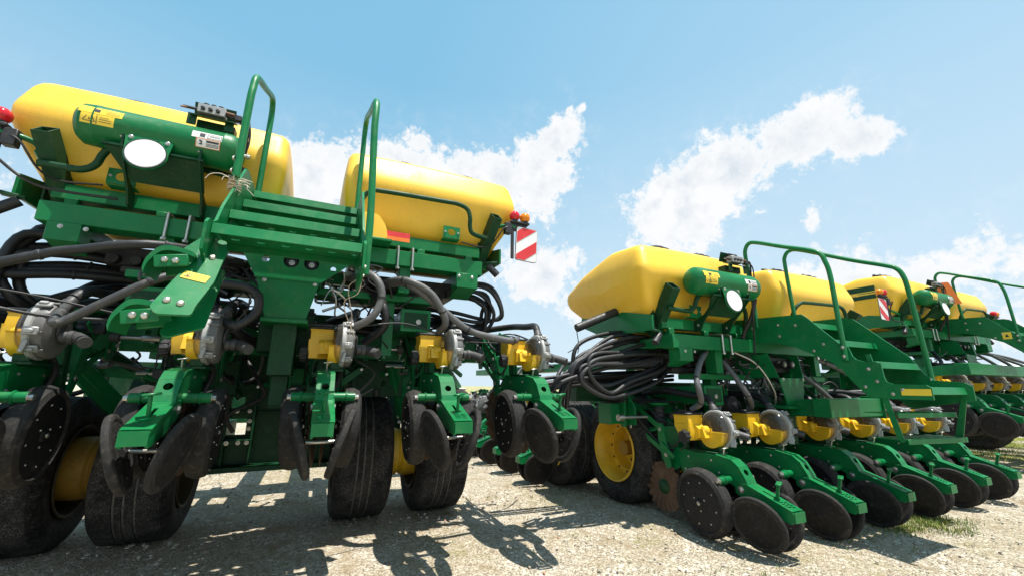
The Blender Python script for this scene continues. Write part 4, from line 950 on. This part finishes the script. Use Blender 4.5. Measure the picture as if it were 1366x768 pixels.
m1h += [([(-.40, 3.2, 1.86), (-.77, 2.6, 1.775), (-1.11, 2.6, 1.70), (-1.22, 2.6, 1.66), (-1.42, 2.6, 1.57), (-1.8, 2.6, 1.4)], .022, 'hose'),
        ([(-1.235, 2.98, 1.49), (-1.12, 2.62, 1.36), (-1.06, 2.60, 1.375), (-.80, 2.60, 1.58), (-.66, 2.7, 1.68)], .021, 'dark_grey'),
        ([(-.62, 3.3, 1.68), (-.61, 2.9, 1.655), (-.44, 2.86, 1.65), (-.36, 2.85, 1.60), (-.355, 2.85, 1.50), (-.44, 2.85, 1.415), (-.52, 2.93, 1.44)], .026, 'hose'),
        ([(.15, 3.25, 1.86), (.25, 2.95, 1.84), (.325, 2.86, 1.77), (.355, 2.85, 1.66), (.31, 2.85, 1.53), (.20, 2.90, 1.455), (.12, 3.0, 1.44)], .026, 'hose_grey'),
        ([(.38, 3.3, 1.86), (.52, 2.98, 1.83), (.70, 2.92, 1.745), (.80, 2.92, 1.61), (.835, 2.95, 1.53), (.815, 3.05, 1.475)], .026, 'hose_grey'),
        ([(.40, 3.3, 1.84), (.55, 2.98, 1.80), (.79, 2.97, 1.65), (1.02, 2.97, 1.50), (1.22, 2.97, 1.455), (1.41, 3.0, 1.44), (1.50, 3.1, 1.47)], .026, 'hose_grey'),
        ([(.30, 3.3, 1.80), (.40, 3.1, 1.66), (.42, 3.1, 1.5), (.30, 3.2, 1.38)], .030, 'hose'),
        ([(-.70, 3.4, 1.74), (-.62, 3.2, 1.55), (-.50, 3.2, 1.42), (-.40, 3.4, 1.36)], .034, 'hose'),
        ([(-1.9, 2.7, 1.52), (-1.4, 2.75, 1.51), (-.95, 2.9, 1.44), (-.5, 3.1, 1.40)], .005, 'hose'),
        ([(-1.9, 2.7, 1.45), (-1.45, 2.7, 1.43), (-1.2, 2.8, 1.40), (-.8, 3.0, 1.43)], .008, 'hose'),
        ([(-.10, 3.0, 1.47), (.2, 2.9, 1.46), (.55, 2.95, 1.51), (.95, 3.0, 1.42), (1.3, 3.05, 1.42)], .006, 'hose')]
U1 = [(x, UY, .58, 0) for x in (-2.10, -1.385, -.665, .065, .80, 1.515)]
p1 = planter('seed_planter', (0, 0, 0), 0, 'nearest green and yellow planter with white twine on its handrail and ladder folded up', U1,
        [(-1.64, 4.1), (-1.0, 4.1), (.44, 4.1), (1.09, 4.1)],
        dict(ladder='up', twine=True, hoses=m1h, hubs=[(-1.50, -1.14, 4.1), (.58, .95, 4.1)], dirty_rims=True, auto_hose=False, cables=46, seed=3), GR)

m2h = bund([((-.9, 3.8, 1.93), 0, .3), ((-1.43, 3.55, 2.05), 0, .5), ((-1.82, 3.5, 1.99), .1, .7), ((-2.2, 3.48, 1.87), .3, .6), ((-2.34, 3.5, 1.70), .6, .2), ((-2.36, 3.6, 1.48), .6, .0), ((-2.30, 3.7, 1.30), .5, 0)], 9, .018, 5, .085)
m2h += bund([((-1.30, 3.5, 1.95), 0, .3), ((-1.75, 3.42, 1.90), .2, .6), ((-2.18, 3.40, 1.86), .2, .5), ((-2.22, 3.4, 1.70), .5, .3), ((-2.02, 3.4, 1.60), .2, .5), ((-1.75, 3.42, 1.66), 0, .6), ((-1.41, 3.45, 1.78), 0, .6), ((-1.15, 3.55, 1.92), 0, .3)], 5, .018, 6, .07)
m2h += bund([((-2.6, 4.0, 1.62), 0, .5), ((-2.0, 3.9, 1.70), 0, .5), ((-1.4, 3.9, 1.74), 0, .5), ((-.7, 3.95, 1.80), 0, .5)], 6, .017, 7, .07)
m2h += [([(-.95, 3.3, 2.02), (-1.02, 3.2, 1.97), (-1.22, 3.1, 1.86), (-1.34, 3.05, 1.72), (-1.36, 3.02, 1.62), (-1.32, 3.05, 1.52), (-1.33, 3.14, 1.46)], .024, 'hose_grey'),
        ([(-.84, 3.3, 1.97), (-.82, 3.2, 1.88), (-.80, 3.1, 1.74), (-.73, 3.05, 1.58), (-.62, 3.1, 1.49), (-.60, 3.15, 1.46)], .024, 'hose_grey'),
        ([(-.62, 3.3, 2.0), (-.42, 3.2, 1.90), (-.20, 3.1, 1.72), (.0, 3.05, 1.55), (.10, 3.12, 1.46)], .022, 'hose'),
        ([(.02, 3.3, 1.95), (.16, 3.2, 1.86), (.38, 3.1, 1.68), (.62, 3.08, 1.52), (.80, 3.14, 1.46)], .022, 'hose_grey'),
        ([(.54, 3.3, 1.97), (.80, 3.2, 1.92), (1.15, 3.1, 1.75), (1.38, 3.1, 1.55), (1.50, 3.14, 1.46)], .024, 'hose_grey'),
        ([(-.95, 3.2, 1.40), (-.80, 3.3, 1.58), (-.95, 3.5, 1.62), (-1.2, 3.6, 1.62)], .022, 'hose_grey'),
        ([(-.25, 3.2, 1.40), (-.15, 3.35, 1.55), (-.35, 3.6, 1.62)], .022, 'hose'),
        ([(-.66, 3.2, 1.98), (-.48, 3.1, 1.86), (-.35, 3.05, 1.62), (-.30, 3.1, 1.45)], .010, 'chrome'),
        ([(-.45, 3.2, 1.96), (-.40, 3.1, 1.82), (-.38, 3.1, 1.66), (-.20, 3.1, 1.52), (-.16, 3.1, 1.40)], .012, 'hose_grey')]
U2 = [(-1.335+.70*i, UY, 0, 0) for i in range(6)] + [(2.94-4.25, 4.98+.68*i, 0, R(-90)) for i in range(8)]
p2 = planter('seed_planter', (4.25, -.5, 0), -.55, 'middle green and yellow planter with ladder let down and a bright yellow wheel rim', U2,
        [(-1.24, 4.05), (-.55, 4.05), (1.9, 4.05), (2.6, 4.05), (-1.45, 4.93)],
        dict(ladder='down', lamp_left=False, lamp_right=False, rolled_arm=True, hoses=m2h, toolbar=(-1.70, 3.0), cross_tube=(-.30, .50), back_panel=(-1.3, 2.9), auto_hose=False, low_frame=False, cables=46, seed=9), GR)
# folded wing of the middle planter
m = MB(); m.box(-.70, -.52, 4.65, 10.2, .725, .905); m.box(-.70, -.52, 4.6, 4.64, .70, .93); m.build('wing_toolbar', 'green', p2)
for k in range(5):
    m = MB(); y = 5.0+.68*k
    m.tube([(-.6, y, 1.35+.05*(k % 2)), (-.9, y+.05, 1.42), (-1.15, y-.1, 1.25), (-1.3, y-.05, .95)], .028, 10); m.build('seed_hose', 'hose', p2)
m = MB(); m.bar((-.62, 4.7, .9), (-.62, 4.7, 1.5), .08, .08, (0, 1, 0)); m.box(-.75, -.5, 4.7, 10, 1.32, 1.44); m.build('wing_frame', 'green', p2)

U3 = [(-1.10+.72*i, UY, .46, 0) for i in range(7)]
p3 = planter('seed_planter', (9.5, -.1, 0), -.1, 'farthest green and yellow planter with a dark striped decal on its hopper end', U3,
        [(-.3, 3.9), (2.3, 3.9)],
        dict(ladder=None, stripe=True, emblem=True, dirty_rims=True, lamp_x=-2.22, toolbar=(-1.6, 4.2), cross_tube=(-1.45, 2.2), low_frame=False, hose_pull=.6, seed=21), GR)
for q in ((.03, 3.2, .13), ):
    m = MB(); m.X = Matrix.Translation((0, 0, -.1)); m.plate(rect(-.045, .045, -.05, .05), [], (-.482, 2.46, 1.97), (0, 1, 0), (0, 0, 1), .004); m.mat(1).plate([(-.02, -.02), (.02, -.02), (.0, .025)], [], (-.486, 2.46, 1.97), (0, 1, 0), (0, 0, 1), .003); m.build('warning_label', ['label_y', 'ink'], p3)

# ------------------------------------------------------------------ far white tanks on a trailer
def far_tank(loc, rz, label, lid='red'):
    e = empty('water_tank', loc, label, 'water tank', 'white tanks beyond the far planter', rz)
    m = MB(); m.prism_y(round_poly([(-.55, .95), (.55, .95), (.55, 2.0), (.42, 2.12), (-.42, 2.12), (-.55, 2.0)], .12, 4), -.5, .5); m.build('tank_body', 'white', e)
    m = MB(); m.cyl((0, 0, 2.12), (0, 0, 2.22), .2, 20); m.build('lid', lid, e)
    m = MB()
    for x in (-.58, 0, .58):
        for y in (-.53, .53): m.bar((x, y, 0), (x, y, 1.9), .05, .05, (0, 1, 0))
    for z in (.9, 1.5): m.box(-.6, .6, -.56, -.53, z, z+.05); m.box(-.6, .6, .53, .56, z, z+.05)
    m.box(-.62, .62, -.56, .56, .80, .93); m.build('stand', 'dark_grey', e)
far_tank((24.6, 7.65, 0), .3, 'white plastic tank with a red lid, seen past the hoses of the farthest planter')
far_tank((25.6, 6.9, .0), .3, 'white plastic tank with a white lid, just right of the red lidded one', 'white')

# ------------------------------------------------------------------ ground
def ground():
    def axis(lo, hi, step, far):
        a = list(np.arange(lo, hi+1e-6, step)); k = step; x = hi
        while x < far: k *= 1.35; x += k; a.append(x)
        k = step; x = lo
        while x > -far: k *= 1.35; x -= k; a.insert(0, x)
        return np.array(a)
    xs = axis(-3.5, 9.5, .06, 500); ys = axis(1.0, 7.0, .06, 500)
    X, Y = np.meshgrid(xs, ys)
    rs = np.random.RandomState(4)
    Z = np.zeros_like(X)
    for k in range(26):
        f = rs.uniform(1.2, 9); a = rs.uniform(0, 6.28); p = rs.uniform(0, 6.28)
        Z += np.sin((X*np.cos(a)+Y*np.sin(a))*f+p)*.0065/np.sqrt(f)
    near = np.clip(1-np.hypot(X-3, Y-4)/25, 0, 1); Z = Z*near-.004
    nx, ny = len(xs), len(ys)
    vs = np.stack([X.ravel(), Y.ravel(), Z.ravel()], 1)
    i = np.arange(nx-1); j = np.arange(ny-1); I, J = np.meshgrid(i, j); b = (J*nx+I).ravel()
    fs = np.stack([b, b+1, b+nx+1, b+nx], 1)
    me = bpy.data.meshes.new('gravel_ground'); me.from_pydata(vs.tolist(), [], fs.tolist()); me.polygons.foreach_set('use_smooth', [True]*len(me.polygons))
    m, nt, bs = new_mat('gravel')
    geo = nd(nt, 'ShaderNodeNewGeometry'); pos = geo.outputs['Position']
    n1 = noise(nt, pos, .9, 6, .6, .4); n2 = noise(nt, pos, 5, 6, .65, .3); n3 = noise(nt, pos, 55, 4, .7); n4 = noise(nt, pos, .35, 5, .6, .6)
    v1 = nd(nt, 'ShaderNodeTexVoronoi', inp={'Scale': 95.0, 'Randomness': 1.0}); nt.links.new(pos, v1.inputs['Vector'])
    v2 = nd(nt, 'ShaderNodeTexVoronoi', inp={'Scale': 42.0}); nt.links.new(pos, v2.inputs['Vector'])
    bw = nd(nt, 'ShaderNodeRGBToBW'); nt.links.new(v1.outputs['Color'], bw.inputs[0])
    bw2 = nd(nt, 'ShaderNodeRGBToBW'); nt.links.new(v2.outputs['Color'], bw2.inputs[0])
    soil = mixc(nt, (.31, .235, .14), (.46, .375, .245), rng(nt, n2, .3, .7))
    stone = mixc(nt, (.26, .215, .15), (.64, .57, .45), rng(nt, bw.outputs[0], .2, .8))
    stone2 = mixc(nt, stone, (.72, .66, .56), rng(nt, bw2.outputs[0], .72, .85))
    c = mixc(nt, soil, stone2, rng(nt, n2, .30, .52))
    c = mixc(nt, c, (.10, .085, .06), rng(nt, n3, .58, .74, 0, .65))
    pale = mixc(nt, c, (.64, .59, .50), rng(nt, n1, .56, .74, 0, .55))
    # thin moss / dry grass patches
    mo = nd(nt, 'ShaderNodeMath', operation='MULTIPLY'); nt.links.new(rng(nt, n1, .52, .40), mo.inputs[0]); nt.links.new(rng(nt, n2, .45, .6), mo.inputs[1])
    mo2 = nd(nt, 'ShaderNodeMath', operation='MULTIPLY', inp={1: .55}); nt.links.new(mo.outputs[0], mo2.inputs[0])
    c = mixc(nt, pale, (.26, .22, .075), mo2.outputs[0])
    # grass strips farther out
    sx = nd(nt, 'ShaderNodeSeparateXYZ'); nt.links.new(pos, sx.inputs[0])
    far = rng(nt, sx.outputs[0], 8.3, 9.6)
    wv = noise(nt, pos, .8, 5, .6)
    st = nd(nt, 'ShaderNodeMath', operation='MULTIPLY'); nt.links.new(far, st.inputs[0]); nt.links.new(rng(nt, wv, .44, .54), st.inputs[1])
    c = mixc(nt, c, mixc(nt, (.13, .15, .018), (.30, .29, .06), rng(nt, n2, .35, .65)), st.outputs[0])
    nt.links.new(c, bs.inputs['Base Color']); bs.inputs['Roughness'].default_value = .95; bs.inputs['Specular IOR Level'].default_value = .15
    h = nd(nt, 'ShaderNodeMath', operation='ADD'); nt.links.new(n3, h.inputs[0]); nt.links.new(rng(nt, v1.outputs['Distance'], 0, .6, 1, 0), h.inputs[1])
    h2 = nd(nt, 'ShaderNodeMath', operation='ADD'); nt.links.new(h.outputs[0], h2.inputs[0]); nt.links.new(rng(nt, v2.outputs['Distance'], 0, .6, .8, 0), h2.inputs[1])
    bp = nd(nt, 'ShaderNodeBump', inp={'Strength': .9, 'Distance': .012}); nt.links.new(h2.outputs[0], bp.inputs['Height']); nt.links.new(bp.outputs[0], bs.inputs['Normal'])
    me.materials.append(m); o = bpy.data.objects.new('gravel_ground', me); COL.objects.link(o); o['kind'] = 'structure'; o['label'] = 'pale dusty gravel ground of the yard'
ground()

def scatter_stones():
    rs = np.random.RandomState(11); vs = []; fs = []
    ico = bpy.data.meshes.new('t'); bm = bmesh.new(); bmesh.ops.create_icosphere(bm, subdivisions=1, radius=1); tv = np.array([v.co[:] for v in bm.verts]); tf = [[v.index for v in f.verts] for f in bm.faces]; bm.free(); bpy.data.meshes.remove(ico)
    n = 0
    while n < 26000:
        y = 1.0+rs.rand()**1.5*6.0; x = rs.uniform(-2.2, 9.5)
        if x < -1.0+(-.55*(y-2)) - 1.2: continue
        r = .0025+.010*rs.rand()**5 + (.014*rs.rand() if rs.rand() < .005 else 0)
        if y > 3.5: r *= 1.25
        q = tv*(1+rs.uniform(-.28, .28, (len(tv), 1)))*np.array([rs.uniform(.7, 1.3), rs.uniform(.7, 1.3), rs.uniform(.45, .8)])*r
        a = rs.uniform(0, 6.28); c, s_ = math.cos(a), math.sin(a)
        q = np.stack([q[:, 0]*c-q[:, 1]*s_+x, q[:, 0]*s_+q[:, 1]*c+y, q[:, 2]+r*.18], 1)
        o = len(vs); vs.extend(q.tolist()); fs.extend([[o+i for i in f] for f in tf]); n += 1
    me = bpy.data.meshes.new('gravel_stones'); me.from_pydata(vs, [], fs)
    m, nt, b = new_mat('stone')
    g = nd(nt, 'ShaderNodeNewGeometry'); rp = g.outputs['Random Per Island']
    c = mixc(nt, (.21, .18, .135), (.54, .49, .41), rng(nt, rp, 0, .8))
    c = mixc(nt, c, (.12, .10, .085), rng(nt, rp, .90, .93))
    c = mixc(nt, c, (.42, .25, .16), rng(nt, rp, .965, .975))
    nt.links.new(c, b.inputs['Base Color']); b.inputs['Roughness'].default_value = .9
    me.materials.append(m); o = bpy.data.objects.new('gravel_stones', me); COL.objects.link(o); o['kind'] = 'stuff'; o['label'] = 'loose pale stones lying on the gravel'
scatter_stones()

def grass():
    rs = np.random.RandomState(5); vs = []; fs = []
    def tuft(x, y, n, h, sp):
        for k in range(n):
            a = rs.uniform(0, 6.28); d = rs.rand()**.6*sp; bx, by = x+d*math.cos(a), y+d*math.sin(a); hh = h*rs.uniform(.4, 1.15); w = rs.uniform(.0015, .0035)*(1 if y < 4 else 1.6); a2 = rs.uniform(0, 6.28); lean = rs.uniform(.1, .8)*hh
            px, py = math.cos(a2), math.sin(a2); o = len(vs)
            for t in (0, .55, 1):
                ww = w*(1-t*.85); cx, cy, cz = bx+px*lean*t*t, by+py*lean*t*t, hh*(t-.2*t*t)-.004
                vs.append((cx-py*ww, cy+px*ww, cz)); vs.append((cx+py*ww, cy-px*ww, cz))
            fs.append((o, o+1, o+3, o+2)); fs.append((o+2, o+3, o+5, o+4))
    # green patch behind the middle planter's closing wheels
    for k in range(150):
        tuft(rs.normal(4.72, .26), rs.normal(1.97, .10), 18, .045, .07)
    for k in range(60): tuft(rs.normal(3.9, .3), rs.normal(2.15, .12), 10, .03, .06)
    # weeds here and there
    for k in range(170): tuft(rs.uniform(-.3, 5.5), 1.4+rs.rand()*3.2, rs.randint(3, 12), rs.uniform(.012, .04), .035)
    for k in range(40): tuft(rs.normal(2.35, .5), rs.normal(1.75, .3), 9, .03, .06)
    # verge strips to the right
    for k in range(1500):
        x = rs.uniform(8.6, 16); y = 3.25+rs.normal(0, .22)+(.55 if rs.rand() < .4 else 0)
        tuft(x, y, 7, .05, .12)
    me = bpy.data.meshes.new('weeds'); me.from_pydata(vs, [], fs)
    m, nt, b = new_mat('grass_blade')
    g = nd(nt, 'ShaderNodeNewGeometry')
    c = mixc(nt, (.06, .12, .008), (.15, .20, .02), rng(nt, g.outputs['Random Per Island'], 0, .8)); c = mixc(nt, c, (.42, .36, .14), rng(nt, g.outputs['Random Per Island'], .82, .88))
    nt.links.new(c, b.inputs['Base Color']); b.inputs['Roughness'].default_value = .7
    me.materials.append(m); o = bpy.data.objects.new('weeds', me); COL.objects.link(o); o['kind'] = 'stuff'; o['label'] = 'low grass and weeds growing through the gravel'
grass()

# ------------------------------------------------------------------ sky and clouds (by world direction)
SUN = Vector((.10, -.21, 1)).normalized()
SKY_STRENGTH = .104
w = bpy.data.worlds.new('World'); S.world = w; w.use_nodes = True; nt = w.node_tree
for n in list(nt.nodes): nt.nodes.remove(n)
out = nt.nodes.new('ShaderNodeOutputWorld'); bg = nt.nodes.new('ShaderNodeBackground'); bg.inputs[1].default_value = SKY_STRENGTH
nt.links.new(bg.outputs[0], out.inputs[0])
sky = nt.nodes.new('ShaderNodeTexSky'); sky.sky_type = 'NISHITA'; sky.sun_disc = False
sky.sun_elevation = math.asin(SUN.z); sky.sun_rotation = math.atan2(SUN.x, SUN.y)
sky.air_density = 1.0; sky.dust_density = 1.2; sky.ozone_density = 1.0; sky.altitude = 100
tc = nt.nodes.new('ShaderNodeTexCoord'); dirv = tc.outputs['Generated']
nrm = nd(nt, 'ShaderNodeVectorMath', operation='NORMALIZE'); nt.links.new(dirv, nrm.inputs[0])
n_big = nd(nt, 'ShaderNodeTexNoise', inp={'Scale': 9.0, 'Detail': 10.0, 'Roughness': .66, 'Distortion': .35}); nt.links.new(nrm.outputs[0], n_big.inputs['Vector'])
n_fine = nd(nt, 'ShaderNodeTexNoise', inp={'Scale': 26.0, 'Detail': 8.0, 'Roughness': .62, 'Distortion': .3}); nt.links.new(nrm.outputs[0], n_fine.inputs['Vector'])
def cloud_blob(center, axis, ra, rb, gain=1.0):
    """soft ellipse on the sky sphere round a direction, long radius ra along axis"""
    c = Vector(center).normalized(); a = Vector(axis); a = (a-c*a.dot(c)).normalized(); b = c.cross(a)
    def dot(v):
        n = nd(nt, 'ShaderNodeVectorMath', operation='DOT_PRODUCT'); nt.links.new(nrm.outputs[0], n.inputs[0]); n.inputs[1].default_value = v; return n.outputs['Value']
    def mth(op, x, y):
        n = nd(nt, 'ShaderNodeMath', operation=op)
        for i, q in enumerate((x, y)):
            if isinstance(q, (int, float)): n.inputs[i].default_value = q
            elif q is not None: nt.links.new(q, n.inputs[i])
        return n.outputs[0]
    u = mth('DIVIDE', dot(a), ra); v = mth('DIVIDE', dot(b), rb)
    d = mth('SQRT', mth('ADD', mth('MULTIPLY', u, u), mth('MULTIPLY', v, v)), None)
    front = mth('GREATER_THAN', dot(c), 0.0)
    return mth('ADD', mth('SUBTRACT', gain, d), mth('MULTIPLY', mth('SUBTRACT', front, 1.0), 9.0)), mth
blobs = CLOUDS = [
    # centre, axis, long, short, gain
    ((-.043, .906, .421), (1, .1, .2), .17, .085, 1.0),
    ((.116, .862, .470), (1, -.2, .1), .14, .085, 1.0),
    ((.295, .816, .455), (1, -.3, .1), .14, .075, 1.0),
    ((.425, .765, .470), (.2, .1, 1), .11, .095, 1.0),
    ((.445, .715, .545), (.3, -.3, 1), .075, .060, 1.0),
    ((.470, .655, .595), (.5, -.3, .6), .026, .020, .55),
    ((.445, .668, .590), (.5, -.3, .6), .024, .020, .55),
    ((.690, .605, .385), (.5, -.5, .35), .15, .105, 1.0),
    ((.735, .520, .430), (.5, -.5, .20), .13, .090, 1.0),
    ((.793, .400, .465), (.4, -.6, .1), .10, .070, 1.0),
    ((.843, .340, .440), (.4, -.6, .0), .065, .045, 1.0),
    ((.780, .490, .345), (.5, -.7, -.1), .050, .024, .42),
    ((.840, .430, .315), (.1, -.1, 1), .055, .030, .55),
    ((.45, .84, .26), (1, -.5, 0), .13, .095, .98),
    ((.60, .76, .20), (1, -.8, -.1), .16, .09, .90),
    ((.88, .42, .16), (.5, -1, 0), .45, .15, .72),
    ((-.60, .74, .30), (1, .6, 0), .24, .12, .95),
    ((-.9, .2, .35), (1, .9, 0), .25, .12, .9), ((.3, -.9, .4), (1, .3, 0), .5, .15, .9), ((-.6, -.6, .4), (1, -.8, 0), .4, .15, .9), ((.8, -.5, .3), (.5, 1, 0), .4, .12, .9),
]
acc = None
for c in blobs:
    v, mth = cloud_blob(*c)
    acc = v if acc is None else mth('MAXIMUM', acc, v)
n1 = mth('MULTIPLY', mth('SUBTRACT', n_big.outputs['Fac'], .5), 1.9); n2 = mth('MULTIPLY', mth('SUBTRACT', n_fine.outputs['Fac'], .5), .75)
n_tiny = nd(nt, 'ShaderNodeTexNoise', inp={'Scale': 62.0, 'Detail': 6.0, 'Roughness': .65, 'Distortion': .4}); nt.links.new(nrm.outputs[0], n_tiny.inputs['Vector'])
n2 = mth('ADD', n2, mth('MULTIPLY', mth('SUBTRACT', n_tiny.outputs['Fac'], .5), .95))
win = rng(nt, acc, -.75, -.15)
dens = mth('ADD', acc, mth('MULTIPLY', mth('ADD', n1, n2), win))
mask = rng(nt, dens, .06, .34)
wisp = mth('MULTIPLY', rng(nt, acc, -.9, -.1), rng(nt, n_fine.outputs['Fac'], .5, .75))
mask = mth('MAXIMUM', mask, mth('MULTIPLY', wisp, .18))
mp = nt.nodes[-1]
thick = rng(nt, dens, .25, 1.1)
n_sh = nd(nt, 'ShaderNodeTexNoise', inp={'Scale': 13.0, 'Detail': 6.0, 'Roughness': .6}); 
off = nd(nt, 'ShaderNodeVectorMath', operation='ADD', inp={1: (.04, -.05, .05)}); nt.links.new(nrm.outputs[0], off.inputs[0]); nt.links.new(off.outputs[0], n_sh.inputs['Vector'])
shade = mth('MULTIPLY', rng(nt, n_sh.outputs['Fac'], .42, .60), thick)
cc = mixc(nt, (6.0, 6.1, 6.2), (4.4, 4.85, 5.3), shade)
# thin milky veil towards the horizon
sz = nd(nt, 'ShaderNodeSeparateXYZ'); nt.links.new(nrm.outputs[0], sz.inputs[0])
veil = rng(nt, sz.outputs[2], .02, .62, .85, .0)
tint = mixc(nt, sky.outputs[0], (1.65, 3.95, 5.5), .75)
side = rng(nt, mth('ADD', sz.outputs[0], mth('MULTIPLY', sz.outputs[2], -.35)), -.1, .62, 0, .55)
tint = mixc(nt, tint, (3.3, 4.75, 5.9), side)
skyv = mixc(nt, tint, (4.7, 5.5, 6.1), veil)
fin = mixc(nt, skyv, cc, mask)
nt.links.new(fin, bg.inputs[0])

sl = bpy.data.lights.new('Sun', 'SUN'); sl.energy = 5.0; sl.angle = R(.53); sl.color = (1, .955, .88)
so = bpy.data.objects.new('Sun', sl); COL.objects.link(so); so.rotation_euler = SUN.to_track_quat('Z', 'Y').to_euler(); so.location = (0, -5, 20)

# ------------------------------------------------------------------ camera
cam = bpy.data.cameras.new('Camera'); cam.sensor_fit = 'HORIZONTAL'; cam.sensor_width = 36; cam.lens = 36*550/1366; cam.clip_end = 2000; cam.clip_start = .05
co = bpy.data.objects.new('Camera', cam); COL.objects.link(co); co.location = (0, 0, 1.09)
pit, yaw, rol = R(13.3), R(25), R(.6)
fw = Vector((math.sin(yaw)*math.cos(pit), math.cos(yaw)*math.cos(pit), math.sin(pit))); r0 = Vector((math.cos(yaw), -math.sin(yaw), 0)); u0 = r0.cross(fw)
rt = r0*math.cos(rol)+u0*math.sin(rol); up = -r0*math.sin(rol)+u0*math.cos(rol)
co.matrix_world = Matrix(((rt.x, up.x, -fw.x, 0), (rt.y, up.y, -fw.y, 0), (rt.z, up.z, -fw.z, 1.09), (0, 0, 0, 1)))
S.camera = co
S.view_settings.view_transform = 'Standard'; S.view_settings.look = 'None'; S.view_settings.gamma = 1; S.view_settings.exposure = .64
S.view_settings.use_curve_mapping = False
S.render.engine = 'CYCLES'; S.cycles.max_bounces = 8; S.cycles.transparent_max_bounces = 12; S.cycles.use_denoising = True
